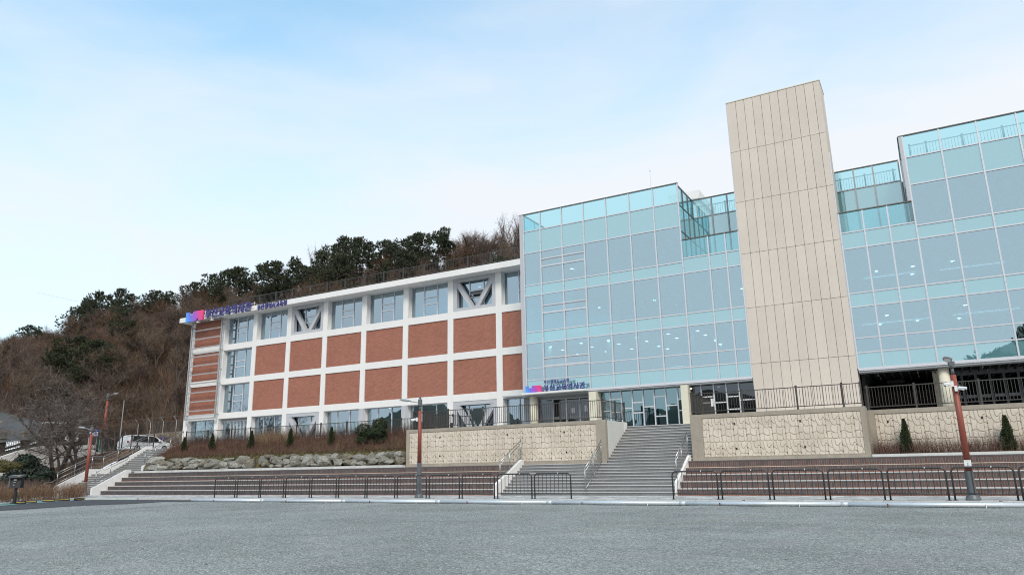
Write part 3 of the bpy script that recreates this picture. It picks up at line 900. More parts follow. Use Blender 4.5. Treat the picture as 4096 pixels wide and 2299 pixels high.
def boulder_mat():
    m = bpy.data.materials.new('veined_rock'); m.use_nodes = True
    nt = m.node_tree; L = nt.links.new; b = nt.nodes['Principled BSDF']
    tcn = nt.nodes.new('ShaderNodeTexCoord')
    oi = nt.nodes.new('ShaderNodeObjectInfo')
    n = nt.nodes.new('ShaderNodeTexNoise'); n.inputs['Scale'].default_value = 2.4; n.inputs['Detail'].default_value = 14
    n.inputs['Roughness'].default_value = .78; n.inputs['Distortion'].default_value = 1.6
    mpn = nt.nodes.new('ShaderNodeMapping'); mpn.inputs['Scale'].default_value = (1, 1, 2.6)
    ev = nt.nodes.new('ShaderNodeCombineXYZ')
    mm = nt.nodes.new('ShaderNodeMath'); mm.operation = 'MULTIPLY'; mm.inputs[1].default_value = 3.1
    L(oi.outputs['Random'], mm.inputs[0]); L(mm.outputs[0], ev.inputs[0]); L(mm.outputs[0], ev.inputs[1])
    L(ev.outputs[0], mpn.inputs['Rotation']); L(tcn.outputs['Object'], mpn.inputs[0]); L(mpn.outputs[0], n.inputs['Vector'])
    cr = nt.nodes.new('ShaderNodeValToRGB'); e = cr.color_ramp.elements
    e[0].position = .30; e[0].color = (.035, .034, .030, 1); e[1].position = .74; e[1].color = (.74, .72, .66, 1)
    k = e.new(.45); k.color = (.19, .182, .165, 1); k = e.new(.58); k.color = (.38, .36, .32, 1)
    L(n.outputs['Fac'], cr.inputs[0])
    mx = nt.nodes.new('ShaderNodeMix'); mx.data_type = 'RGBA'; mx.blend_type = 'MULTIPLY'
    c2 = nt.nodes.new('ShaderNodeValToRGB'); e = c2.color_ramp.elements
    e[0].color = (.62, .55, .44, 1); e[1].color = (1.25, 1.25, 1.22, 1)
    k = e.new(.5); k.color = (.85, .86, .82, 1)
    L(oi.outputs['Random'], c2.inputs[0]); mx.inputs[0].default_value = 1
    L(cr.outputs[0], mx.inputs[6]); L(c2.outputs[0], mx.inputs[7])
    L(mx.outputs[2], b.inputs['Base Color']); b.inputs['Roughness'].default_value = .85
    bp = nt.nodes.new('ShaderNodeBump'); bp.inputs['Strength'].default_value = 1.0; bp.inputs['Distance'].default_value = .10
    L(n.outputs['Fac'], bp.inputs['Height']); L(bp.outputs[0], b.inputs['Normal'])
    return m
ROCK = boulder_mat()
from mathutils import noise as mnoise
def boulder_mesh(w, h, d, seed):
    import bmesh
    bm = bmesh.new()
    bmesh.ops.create_icosphere(bm, subdivisions=3, radius=1)
    rs = random.Random(seed)
    cuts = []
    for _ in range(13):
        a = Vector((rs.gauss(0, 1), rs.gauss(0, 1) - .3, rs.gauss(0, .9))).normalized()
        cuts.append((a, rs.uniform(.62, .88)))
    o = Vector((seed * 3.7, seed * 1.3, 0))
    for v in bm.verts:
        p = v.co.copy()
        p = Vector((math.copysign(abs(p.x) ** .7, p.x), math.copysign(abs(p.y) ** .7, p.y), math.copysign(abs(p.z) ** .7, p.z)))
        for a, dd in cuts:
            e = p.dot(a) - dd
            if e > 0: p -= a * e * .92
        p *= 1 + .10 * mnoise.noise(p * 2.1 + o) + .05 * mnoise.noise(p * 5 + o)
        v.co = Vector((p.x * w * .60, p.y * d * .6, p.z * h * .60))
    me = bpy.data.meshes.new('boulder'); bm.to_mesh(me); bm.free()
    me.materials.append(ROCK)
    return me
rw = thing('boulder_wall', 'low wall of stacked grey and white veined boulders below the dry slope', 'boulder wall', (-44, 39.3, 1.65))
# photo survey of the boulders: centre and size
C4 = (1050, 1600, 3.963); GG = (500, 1650, 2.1467)
bl = [(C4, b) for b in [(40,955,150,120),(60,1035,140,85),(165,1045,110,65),(265,1040,130,70),(200,925,130,80),(245,965,180,110),(365,905,140,70),(390,985,155,115),(420,1035,115,65),
 (540,980,170,165),(640,920,110,70),(735,900,140,80),(715,985,190,150),(870,940,140,140),(985,975,240,155),(1015,890,140,70),(1165,915,175,120),(1205,985,155,120),(1350,915,215,140),(1385,985,190,115),
 (1300,880,120,60),(1555,915,190,140),(1550,1003,170,65),(1460,990,90,90),(1730,915,185,165),(1770,970,185,90),(1870,870,135,90),(1945,945,215,125),(2010,980,155,75),(2055,870,110,125),(2155,865,125,105),(2185,965,185,115),(2255,865,70,90),(1980,855,115,65),(820,1030,120,50),(100,890,140,60),(480,880,110,60)]]
bl += [(GG, b) for b in [(250,470,115,62),(335,472,112,58),(405,466,62,48),(455,476,92,38),(540,472,78,42),(600,462,92,58),(660,474,58,34),(290,418,105,66),(345,440,82,44),(410,440,82,48),(475,438,62,50),
 (530,432,72,50),(590,430,82,50),(640,412,92,34),(680,440,92,50),(720,462,82,68),(770,440,112,62),(795,470,102,44),(740,410,92,34),(865,445,92,54),(895,408,92,34),(870,472,82,34),(950,440,112,54),(990,463,92,42),(1020,412,112,74),(1040,460,54,44),(1085,440,80,70),(450,412,120,34),(560,405,120,34),(230,430,70,60)]]
for i, (c, (x, y, w, h)) in enumerate(bl):
    px, py = c[0] + x / c[2], c[1] + y / c[2]
    upper = (h and py < (1842 if px > 1050 else 1850))
    Y = 39.25 + (0.25 if upper else 0.0)
    P = on_y(px, py, Y)
    Pw = on_y(px + w / c[2], py, Y)
    W = max(.25, (Pw - P).length * .90); Hh = max(.2, (on_y(px, py - h / c[2], Y).z - P.z) * 1.10)
    o = inst('boulder', boulder_mesh(W, Hh, max(.5, W * .75), i + 1), rw, (P.x, P.y, P.z))
single('boulder_backfill', MB().prism_x([(39.2, 1.6), (39.9, 1.6), (39.9, 2.42), (39.65, 2.3), (39.45, 1.75)], -57.9, -30.1), HILLM, 'earth packed behind the boulder wall, darkened for gap shade', 'earth', (-44, 39.4, 1.6), kind='structure')  # earth coloured extra dark to stand in for shade between the boulders

# ------------------------------------------------------------------ fences
def fence_run(label, p0, p1, posts, zb, name='railing_fence', h=1.2, pitch=.135, single_bars=True, m=FENCE, bw=.010):
    """upright-bar railing between p0 and p1 (x, y); posts given as fractions"""
    t = thing(name, label, 'fence', (p0[0], p0[1], zb))
    a = Vector((p0[0], p0[1], 0)); b = Vector((p1[0], p1[1], 0)); L = (b - a).length; u = (b - a) / L
    ang = math.atan2(u.y, u.x)
    pm = MB().box(-.04, .04, -.04, .04, 0, h - .04).box(-.05, .05, -.05, .05, h - .04, h).box(-.075, .075, -.075, .075, 0, .02).mesh('post', (0, 0, 0), m)
    for f in posts:
        q = a + u * (L * f); inst('post', pm, t, (q.x, q.y, zb), rz=ang)
    for nm, z in (('top_rail', h - .09), ('bottom_rail', .16)):
        q = a + u * (L / 2)
        inst(nm, boxmesh(nm, L, .045, .04, m), t, (q.x, q.y, zb + z), rz=ang)
    n = int(L / pitch)
    bm_ = boxmesh('bar', 2 * bw, 2 * bw, h - .25, m)
    rest = MB()
    for i in range(n):
        s = (i + .5) * L / n
        if any(abs(s - L * f) < .05 for f in posts): continue
        q = a + u * s
        if single_bars: inst('bar', bm_, t, (q.x, q.y, zb + .16 + (h - .25) / 2), rz=ang)
        else: rest.box(q.x - bw, q.x + bw, q.y - bw, q.y + bw, zb + .16, zb + h - .09)
    if rest.v: part('bar', rest, m, t, kind='stuff')
    return t
fence_run('dark railing along the top of the left relief wall', (-29.6, 38.9), (-16.22, 38.9), [0.0, .205, .40, .60, .80, 1.0], 4.0)
fence_run('dark railing returning along the stair edge of the left relief wall', (-16.2, 38.98), (-16.2, 42.2), [.54, 1.0], 4.0)
fence_run('short dark railing returning at the left end of the left relief wall', (-29.5, 39.0), (-29.5, 42.8), [.0, .45, 1.0], 4.0)
fence_run('dark railing gate beside the left end of the plaza', (-28.8, 39.2), (-28.0, 43.6), [.0, .55, 1.0], 3.9)
fence_run('dark railing along the top of the right relief wall in front of the tower', (-11.1, 38.9), (-2.83, 38.9), [0, .322, .645, .90, 1.0], 4.0)
fence_run('dark railing returning along the stair edge of the right relief wall', (-11.08, 38.98), (-11.08, 42.9), [.5, 1.0], 4.0)
fence_run('dark railing on the set back wall at the far right', (-2.75, 39.95), (15.6, 39.95), [0.006, .118, .262, .405, .55, .70, .85, 1.0], 3.86)
fence_run('dark railing behind the dry hedge along the planted slope', (-57.6, 42.8), (-29.8, 42.8), [0, .104, .20, .293, .388, .482, .577, .672, .766, .86, .96], 3.97)
fence_run('dark railing at the edge of the car park behind the side stairs', (-75.0, 43.4), (-63.0, 43.4), [.0, .2, .4, .6, .8, 1.0], 3.96)
# ------------------------------------------------------------------ glass building
GY = 43.3
gb = thing('glass_building', 'four storey glass curtain wall building with stepped roof terraces beside the brick building', 'building', (-10, GY, 3.75))
ROWS = [6.30, 7.15, 7.94, 9.66, 10.43, 12.97, 13.72, 16.05, 17.66, 18.92]
KIND = ['s', 'v', 'v', 's', 'v', 's', 'v', 's', 'p']
LXS = [-23.45, -22.12, -20.46, -18.81, -17.16, -15.51, -13.86, -12.21, -10.56, -9.51, -8.70]
RXS = [-3.10, -1.88, -0.64, 0.62, 2.36, 4.10, 5.87, 7.62, 9.37, 11.1, 12.85, 14.6]
GM = {'s': G_SPAN, 'v': G_VIS, 'p': G_PAR}
mh = .032
prs = random.Random(9)
def pane(x0, x1, z0, z1, k, y=GY, label=None):
    # each pane hangs a hair out of true, so reflections break at the joints
    dy0, dy1, dz = prs.uniform(-.003, .003), prs.uniform(-.003, .003), prs.uniform(-.002, .002)
    mb = MB()
    a = [(x0, y + dy0 - dz, z0), (x1, y + dy1 - dz, z0), (x1, y + dy1 + dz, z1), (x0, y + dy0 + dz, z1)]
    b = [(p[0], p[1] + .024, p[2]) for p in a]
    mb.v = a + b
    mb.f = [(0, 1, 2, 3), (7, 6, 5, 4), (0, 4, 5, 1), (1, 5, 6, 2), (2, 6, 7, 3), (3, 7, 4, 0)]
    nm = {'s': 'spandrel_pane', 'v': 'pane', 'p': 'parapet_pane'}[k]
    return part(nm, mb, GM[k], gb)
def curtain(xs, tops, vents=()):
    """one pane per bay and row up to the roof line of that bay, mullions in front"""
    for i in range(len(xs) - 1):
        x0, x1 = xs[i], xs[i + 1]
        rows = tops[i]
        for j in range(len(rows) - 1):
            z0, z1 = rows[j], rows[j + 1]
            k = KIND[j] if rows is ROWS else STEPK[j]
            if (i, j) in vents:
                za, zb = vents[(i, j)]
                for a, b in ((z0, za), (za, zb), (zb, z1)): pane(x0 + .01, x1 - .01, a + .01, b - .01, k)
                for z in (za, zb): part('transom', MB().box(x0 + .03, x1 - .03, GY - .07, GY + .05, z - .035, z + .035), ALU, gb)
                part('vent_sash', MB().box(x0 + .05, x0 + .08, GY - .02, GY + .02, za + .04, zb - .04).box(x1 - .08, x1 - .05, GY - .02, GY + .02, za + .04, zb - .04)
                     .box(x0 + .08, x1 - .08, GY - .02, GY + .02, za + .04, za + .07).box(x0 + .08, x1 - .08, GY - .02, GY + .02, zb - .07, zb - .04), ALU, gb)
            else:
                pane(x0 + .01, x1 - .01, z0 + .01, z1 - .01, k)
            part('transom', MB().box(x0 + .033, x1 - .033, GY - .05, GY + .05, z0 - mh, z0 + mh), ALU, gb)
    for i, x in enumerate(xs):
        top = max((tops[q][-1] for q in (i - 1, i) if 0 <= q < len(tops)))
        part('mullion', MB().box(x - .036, x + .036, GY - .075, GY + .06, 6.25, top), ALU, gb)
        for zj in (10.05, 13.3, 16.7):
            if zj < top: part('mullion_joint', MB().box(x - .037, x + .037, GY - .077, GY - .02, zj, zj + .012), ALUD, gb)
STEP = [6.30, 7.15, 7.94, 9.66, 10.43, 12.97, 13.92, 15.10]
STEPK = ['s', 'v', 'v', 's', 'v', 's', 'p']
lt = [ROWS] * 7 + [STEP] * 3
V = {}
for i in (1, 2):
    V[(i, 2)] = (7.97, 8.53) if False else (8.0, 8.55)
    V[(i, 4)] = (11.62, 12.16)
    V[(i, 6)] = (14.91, 15.46)
curtain(LXS, lt, V)
rt = [STEP] * 3 + [ROWS] * 8
curtain(RXS, rt)
# white corner strip, sill bands, roof edge
part('corner_panel', MB().box(-23.74, -23.49, GY - .09, GY + .3, 6.3, 18.93), STEELP, gb)
for a, b in ((-23.78, -8.69), (-3.12, 16)):
    part('sill_band', MB().box(a, b, GY - .10, GY + .12, 6.165, 6.262), ALU, gb)
    part('soffit_edge', MB().box(a, b, GY - .06, GY + .7, 6.07, 6.16), SOFFIT, gb)
for a, b, z in ((-23.78, -12.16, 18.92), (-12.16, -8.68, 15.10), (-3.14, .58, 15.10), (.40, 16, 18.92)):
    part('coping', MB().box(a, b, GY - .10, GY + .08, z, z + .045), COPING, gb)
part('corner_panel', MB().box(.42, .585, GY - .08, GY + .12, 15.15, 18.92), STEELP, gb)
# set back upper storey
SBY = 46.95
for xs in ([-12.38, -11.0, -9.96, -8.9, -7.9, -6.9, -5.9, -4.9, -3.9, -3.3, -2.23, -1.15, .25],):
    for i in range(len(xs) - 1):
        x0, x1 = xs[i], xs[i + 1]
        pane(x0 + .02, x1 - .02, 13.95, 17.62, 's', SBY)
        pane(x0 + .02, x1 - .02, 17.70, 18.90, 'p', SBY)
        part('transom', MB().box(x0, x1, SBY - .05, SBY + .05, 17.63, 17.69), ALUD if False else SCREEN, gb)
    for x in xs: part('mullion', MB().box(x - .04, x + .04, SBY - .09, SBY + .06, 13.9, 18.92), SCREEN, gb)
    part('coping', MB().box(-12.42, .28, SBY - .1, SBY + .08, 18.92, 18.965), COPING, gb)
for X in (-12.3, .40):
    for y0, y1 in ((43.4, 44.6), (44.6, 45.8), (45.8, 46.9)):
        for z0, z1, g in ((13.95, 15.85, G_SPAN), (15.9, 17.6, G_SPAN), (17.68, 18.9, G_PAR)):
            part('side_pane', MB().box(X - .012, X + .012, y0 + .03, y1 - .03, z0, z1), g, gb)
        part('mullion', MB().box(X - .05, X + .05, y1 - .03, y1 + .03, 13.9, 18.92), ALUD, gb)
    for z in (15.87, 17.64, 18.93): part('transom', MB().box(X - .045, X + .045, 43.35, 46.9, z - .03, z + .03), ALUD, gb)
# outer left return of the glass volume over the brick roof
for y0, y1 in ((43.42, 45.1), (45.1, 47.3), (47.3, 49.5), (49.5, 51.7)):
    for z0, z1, g in ((6.4, 17.6, G_SPAN), (17.68, 18.9, G_PAR)):
        part('side_pane', MB().box(-23.47, -23.446, y0 + .03, y1 - .03, z0, z1), g, gb)
    part('mullion', MB().box(-23.49, -23.42, y1 - .03, y1 + .03, 6.4, 18.92), ALU, gb)
part('coping', MB().box(-23.53, -23.41, 43.38, 51.8, 18.92, 18.965), COPING, gb)
# slabs, ceilings, rear wall, columns
sl = MB()
for z0, z1 in ((6.5, 7.1), (9.6, 10.35), (12.9, 13.66)):
    sl.box(-23.38, 16, GY + .12, 54, z0, z1)
sl.box(-23.38, -12.4, GY + .12, 54, 16.0, 17.6).box(-12.4, .35, SBY + .08, 54, 16.0, 17.6).box(.35, 16, GY + .12, 54, 16.0, 17.6).box(-12.35, .35, GY + .12, 46.9, 13.66, 13.9)
part('floor_slab', sl, CEIL, gb)
part('rear_wall', MB().box(-23.4, 16, 54, 54.3, 3.75, 17.6).box(-23.44, -23.40, GY + .2, 54, 6.5, 17.6), ROOM, gb)
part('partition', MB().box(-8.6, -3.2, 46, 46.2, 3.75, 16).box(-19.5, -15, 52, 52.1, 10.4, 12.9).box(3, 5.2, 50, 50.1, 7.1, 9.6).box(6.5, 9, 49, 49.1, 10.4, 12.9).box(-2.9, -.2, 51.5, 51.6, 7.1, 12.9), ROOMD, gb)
for x in (-22.75, -18.1, -12.7, 1.1, 6.2, 10.8):
    for z0, z1 in ((7.1, 9.6), (10.35, 12.9), (13.66, 16.0)):
        part('inner_column', MB().cyl(x, 45.2, z0, z1, .28, 18), CEIL, gb, smooth=True)
lm = MB().lathe(0, 0, [(.095, -.02), (.095, 0)], 12).mesh('downlight', (0, 0, 0), LIGHT)
lts = [(x, y, 9.6) for x in (-22.4, -20.1, -18.1, -16.1, -14.0, -12.1) for y in (44.95, 46.8, 49.35)]
lts += [(x, 51.0, 9.6) for x in (-16, -12.2)] + [(x, 49.2, 12.9) for x in (-20.4, -16.15, -14.05, -10.0, -1.81, .2, 2.28)] + [(-22.2, 48.5, 16.0)]
lts += [(-1.5, 46.5, 9.6), (0, 49.4, 9.6), (-2.07, 49.4, 9.6), (2.14, 50, 9.6), (2.37, 45.9, 9.6), (.1, 51.4, 12.9)]
lts += [(x, y, 6.5) for x, y in ((-14, 49.4), (-12.2, 49.5), (-12.3, 51.3), (-10.5, 51.5))]
for x, y, z in lts: inst('downlight', lm, gb, (x, y, z))
for x0, x1, y, z in ((-2.6, .3, 50.6, 12.85), (1.6, 5.0, 51.0, 12.85), (-3.0, .6, 48.6, 9.55), (1.8, 5.0, 48.3, 9.55), (-14.9, -13.6, 48, 7.9)):
    part('light_strip', MB().box(x0, x1, y, y + .03, z - .02, z), STRIP, gb)
# counters and planters standing near the panes
part('counter', MB().box(-12.0, -10.7, 45.4, 45.9, 10.35, 11.5), CEIL, gb)
part('counter', MB().box(-11.9, -10.6, 45.4, 45.9, 7.1, 8.2), CEIL, gb)
PLN = iter(('leftmost', 'third', 'fourth', 'sixth', '', 'fifth'))
for x, z in ((-17.6, 10.35), (-16.1, 10.35), (-15.3, 10.35), (-13.2, 10.35), (-13.0, 7.1), (-14.3, 10.35)):
    w_ = next(PLN)
    pot = thing('planter', (w_.replace('third', 'second from left').replace('fourth', 'third from left').replace('fifth', 'fourth from left').replace('sixth', 'rightmost') + ' of the white tree planters behind the upper glass') if w_ else 'white tree planter behind the lower row of glass near the stairs', 'planter', (x, 45.0, z), 'planters behind the glass front')
    part('pot', MB().lathe(x, 45.0, [(.17, z), (.22, z + .75), (.19, z + .74)], 12), CEIL, pot)
    mb = MB(); r0 = random.Random(int(x * 10))
    for _ in range(70):
        p = Vector((x + r0.gauss(0, .28), 45.0 + r0.gauss(0, .28), z + 1.25 + r0.gauss(0, .3))); d = Vector((r0.gauss(0, .1), r0.gauss(0, .1), r0.gauss(0, .1)))
        e = Vector((r0.gauss(0, .05), r0.gauss(0, .05), r0.gauss(0, .05)))
        mb.poly([p - d, p + e, p + d, p - e])
    part('foliage', mb, LAUREL, pot)
# rooftop pieces
part('roof_housing', MB().box(-14.6, -12.6, 50, 54, 17.6, 20.1).box(-14.75, -12.45, 49.7, 54.2, 20.1, 20.7), WHITE, gb)
part('roof_upstand', MB().box(-20, -12.5, 47.5, 47.8, 17.6, 18.35), WHITE, gb)
single('lightning_rod', MB().tube([(-15.44, 48, 17.6), (-15.44, 48, 22.4)], .03, 6, .012).ell((-15.44, 48, 22.25), .05, .05, .09, 8, 6), GALV, 'thin lightning rod standing on the glass building roof', 'lightning rod', (-15.44, 48, 17.6))
def roof_rail(label, p0, p1, zb, posts):
    return fence_run(label, p0, p1, posts, zb, name='roof_railing', h=1.05, pitch=.15, single_bars=True, m=STEELP, bw=.009)
roof_rail('pale roof railing behind the set back glass left of the tower', (-12.2, 47.5), (-8.6, 47.5), 17.65, [.05, .55, .98])
roof_rail('pale roof railing behind the set back glass right of the tower', (-3.4, 47.5), (.1, 47.5), 17.65, [.1, .5, .95])
roof_rail('pale roof railing behind the parapet glass of the right roof', (.9, 44.1), (8.0, 44.1), 17.65, [.0, .115, .36, .62, .86])

# ------------------------------------------------------------------ ground floor of the glass building
def gpane(x0, x1, z0, z1, y, g): part('ground_pane', MB().box(x0, x1, y, y + .024, z0, z1), g, gb)
gx = [-18.36, -17.68, -16.93, -16.20, -15.49, -14.77, -14.04, -13.29, -12.86]
rails = [[4.85, 5.5], [4.75, 5.57], [4.96], [4.65, 5.28], [4.98], [4.37, 5.56], [4.98], [4.65, 5.31]]
y = 43.75
for i in range(8):
    zz = [3.86] + rails[i] + [6.07]
    for a, b in zip(zz, zz[1:]): gpane(gx[i] + .02, gx[i+1] - .02, a + .02, b - .02, y, G_GRD)
    for z in rails[i]: part('ground_transom', MB().box(gx[i] + .035, gx[i+1] - .035, y - .05, y + .04, z - .035, z + .035), ALU, gb)
for x in gx: part('ground_mullion', MB().box(x - .035, x + .035, y - .07, y + .05, 3.75, 6.07), ALU, gb)
part('ground_sill', MB().box(-18.36, -12.86, y - .06, y + .06, 3.75, 3.85), ALU, gb)
gx = [-12.42, -11.83, -11.08, -10.34, -9.61, -8.66]
rails = [[], [5.0, 5.35], [4.98], [4.55, 5.28], [5.05]]
for i in range(5):
    zz = [3.8] + rails[i] + [6.07]
    for a, b in zip(zz, zz[1:]): gpane(gx[i] + .02, gx[i+1] - .02, a + .02, b - .02, y, G_DRK)
    for z in rails[i]: part('ground_transom', MB().box(gx[i] + .035, gx[i+1] - .035, y - .05, y + .04, z - .03, z + .03), WPLAST, gb)
for x in gx[1:]: part('ground_mullion', MB().box(x - .035, x + .035, y - .07, y + .05, 3.75, 6.07), ALU, gb)
part('ground_column', MB().box(-18.84, -18.34, 42.98, 43.6, 3.75, 6.07), CREAM, gb)
part('ground_column', MB().box(-12.86, -12.43, 42.98, 43.6, 3.75, 6.07), CREAM, gb)
part('ground_column', MB().cyl(-23.08, 43.5, 3.75, 6.1, .28, 28), CREAM, gb, smooth=True)
part('ground_column', MB().cyl(.80, 43.72, 3.75, 6.08, .255, 28), CREAM, gb, smooth=True)
# recessed entrance doors under the sign
dy = 45.2
dx = [-23.5, -22.5, -21.48, -20.48, -19.55]
part('door_surround', MB().box(-24.6, -23.55, dy - .3, dy + .1, 3.75, 6.15).box(-23.55, -18.4, dy - .06, dy + .12, 6.03, 6.17), SOFFIT, gb)
part('entrance_ceiling', MB().box(-25.5, -18.4, 43.5, dy, 6.172, 6.25), SOFFIT, gb)
for i in range(4):
    d = part('glass_door', MB().box(dx[i] + .05, dx[i+1] - .05, dy, dy + .024, 3.8, 5.98), G_DRK, gb)
    part('door_frame', MB().box(dx[i], dx[i] + .05, dy - .03, dy + .04, 3.75, 6.02).box(dx[i+1] - .05, dx[i+1], dy - .03, dy + .04, 3.75, 6.02).box(dx[i] + .05, dx[i+1] - .05, dy - .03, dy + .04, 5.95, 6.02), ALU, d)
    if i in (0, 2): part('pull_handle', MB().tube([(dx[i] + .12, dy - .07, 4.4), (dx[i] + .12, dy - .07, 5.0)], .014, 6), INOX, d)
    part('safety_band', MB().box(dx[i] + .06, dx[i+1] - .06, dy - .004, dy - .001, 4.62, 4.78), SOFFIT, d)
for x, z, w, h in ((-21.15, 4.98, .28, .34), (-20.85 + .7, 5.02, .22, .42)):
    part('notice_sheet', MB().box(x, x + w, dy - .012, dy - .008, z, z + h), WPLAST, gb)
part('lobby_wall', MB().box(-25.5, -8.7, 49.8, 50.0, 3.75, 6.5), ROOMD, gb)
# undercroft on the right
uc = thing('undercroft', 'dark open undercroft with slatted black ceiling below the right glass front', 'undercroft', (3, 44, 3.75))
part('ceiling', MB().box(-3.1, 16, 44.0, 53, 6.3, 6.49), DARKC, uc)
sm = boxmesh('ceiling_slat', .06, 9.0, .12, DARKS)
for i in range(34): inst('ceiling_slat', sm, uc, (-2.9 + i * .42, 48.5, 6.22))
part('rear_wall', MB().box(-3.1, .2, 52.2, 52.5, 3.75, 5.72), STONEW, uc)
part('dark_lining', MB().box(-3.1, 16, 52.6, 52.8, 3.75, 6.3).box(-3.1, -2.95, 44.2, 52.5, 3.75, 6.3), DARKC, uc)
part('inner_pillar', MB().box(.3, .75, 47.2, 47.7, 3.75, 6.3), CREAM, uc)
for i in range(17):
    x = 1.05 + i * .66
    d = part('door', MB().box(x + .06, x + .60, 48, 48.024, 3.8, 6.02), G_DRK, uc)
    part('door_frame', MB().box(x, x + .06, 47.96, 48.05, 3.75, 6.1).box(x + .60, x + .66, 47.96, 48.05, 3.75, 6.1).box(x + .06, x + .60, 47.96, 48.05, 6.02, 6.1), ALUD, d)
    part('safety_band', MB().box(x + .08, x + .58, 47.985, 47.99, 4.75, 4.92), SOFFIT, d)
part('door_head', MB().box(1.05, 12.3, 47.94, 48.06, 6.1, 6.3), ALUD, uc)
st = MB()
for k in range(4):
    st.box(-1.8 + .4 * k, -1.76 + .4 * k, 47, 47.04, 6.14, 6.17)
for x, y in ((-2.35, 45.3), (-2.35, 47.5), (-.4, 45.3), (-.4, 47.5), (2.6, 45), (5.8, 45), (2.9, 46.6)):
    part('linear_lamp', MB().box(x, x + .05, y, y + 1.0, 6.10, 6.15), LGREYL, uc)
single('hanging_signboard', MB().box(-2.12, -1.16, 49.9, 49.96, 6.0, 6.19).box(-1.95, -1.92, 49.92, 49.94, 6.19, 6.31).box(-1.36, -1.33, 49.92, 49.94, 6.19, 6.31), DARKS,
       'dark signboard hanging from the undercroft ceiling', 'signboard', (-1.64, 49.9, 6.1))

# ------------------------------------------------------------------ panel clad tower
tw = thing('lift_tower', 'tall windowless beige panel clad tower rising between the two glass fronts', 'tower', (-5.9, 43.2, 3.75))
TXS = [-8.66, -8.10, -7.58, -7.08, -6.57, -6.06, -5.56, -5.06, -4.53, -4.04, -3.53, -3.18]
TZS = [3.75, 7.02, 10.30, 13.60, 16.87, 20.16, 23.52]
TY = 43.24; TD = 45.3
part('core', MB().box(TXS[0] + .03, TXS[-1] - .03, TY + .04, TD - .03, 3.75, 23.5), JOINT, tw)
g = .011
for i in range(11):
    for j in range(6):
        part('panel', MB().box(TXS[i] + (g if i else 0), TXS[i+1] - (g if i < 10 else 0), TY - .004 * prs.random(), TY + .036, TZS[j] + g, TZS[j+1] - g), PANEL, tw)
for j in range(6):
    for a, b in ((TY + .045, 43.93), (43.95, 44.6), (44.62, TD)):
        part('panel', MB().box(TXS[-1] - .028, TXS[-1], a, b, TZS[j] + g, TZS[j+1] - g), PANEL, tw)
        part('panel', MB().box(TXS[0], TXS[0] + .028, a, b, TZS[j] + g, TZS[j+1] - g), PANEL, tw)
part('coping', MB().box(TXS[0] - .03, TXS[-1] + .03, TY - .03, TD + .03, 23.51, 23.56), CREAM, tw)
part('edge_trim', MB().box(TXS[0] - .05, TXS[0] - .002, TY + .02, TY + .08, 6.3, 23.5), ALU, tw)
part('edge_trim', MB().box(TXS[-1] + .002, TXS[-1] + .05, TY + .02, TY + .08, 6.3, 18.9), ALU, tw)

# ------------------------------------------------------------------ brick building
BY = 47.3
bb = thing('brick_building', 'long white framed building with red brick infill and four rows of bays', 'building', (-45, BY, 3.95))
BX = lambda i: -63.7 + 4.5 * i
OW = 3.97
ZT = [3.95, 6.53, 7.07, 9.78, 10.33, 13.09, 13.65, 16.33]
# frame: columns between openings, beams between rows
part('column', MB().box(-64.3, -63.7, BY, BY + .55, 3.95, 16.33), WHITE, bb)
for i in range(0, 9):
    part('column', MB().box(BX(i) + OW, BX(i) + 4.5, BY, BY + .55, 3.95, 16.33), WHITE, bb)
for i in range(0, 9):
    for z0, z1 in ((6.53, 7.07), (9.78, 10.33), (13.09, 13.65)):
        part('beam', MB().box(BX(i), BX(i) + OW, BY, BY + .55, z0, z1), WHITE, bb)
part('eaves', MB().box(-65.0, -23.5, BY - .95, BY + 9.6, 16.331, 16.80), WHITE, bb)
part('side_wall', MB().box(-64.3, -64.0, BY + .55, BY + 9, 3.95, 16.33), WHITE, bb)
part('rear_wall', MB().box(-64.0, -23.5, BY + 8.6, BY + 9, 3.95, 16.33), WHITE, bb)
fl = MB()
for z0, z1 in ((6.6, 7.0), (9.85, 10.25), (13.15, 13.6)): fl.box(-64, -23.6, BY + .6, BY + 8.5, z0, z1)
part('floor_slab', fl, CEIL, bb)
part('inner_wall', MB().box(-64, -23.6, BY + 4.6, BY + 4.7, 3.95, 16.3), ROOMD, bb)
# brick infill: every brick its own block
brs = random.Random(4)
bmesh1 = MB().box(-.0915, .0915, 0, .06, -.0245, .0245).mesh('brick', (0, 0, 0), BRICKO)
def brick_panel(x0, x1, z0, z1, budget=0, y=BY + .07):
    base = part('brick_infill', MB().box(x0, x1, y + .008, y + .3, z0, z1), MORTAR, bb)
    mb = MB(); r = 0; z = z1 - .033
    while z > z0 + .02:
        x = x1 - .1 + (.1 if r % 2 else 0)
        while x > x0 - .1:
            a, b = max(x - .0915, x0 + .002), min(x + .0915, x1 - .002)
            if b - a > .03:
                if budget > 0 and b - a > .18:
                    inst('brick', bmesh1, base, ((a + b) / 2, y - .003 * brs.random(), z)); budget -= 1
                else:
                    d = y - .004 * brs.random(); n = len(mb.v)
                    mb.v += [(a, d, z - .0245), (b, d, z - .0245), (b, y + .05, z - .0245), (a, y + .05, z - .0245), (a, d, z + .0245), (b, d, z + .0245), (b, y + .05, z + .0245), (a, y + .05, z + .0245)]
                    mb.f += [(n, n+1, n+5, n+4), (n+4, n+5, n+6, n+7), (n, n+3, n+2, n+1), (n+1, n+2, n+6, n+5), (n, n+4, n+7, n+3)]
            x -= .2
        z -= .0672; r += 1
    if mb.v: part('brick_courses', mb, BRICK, base, kind='stuff')
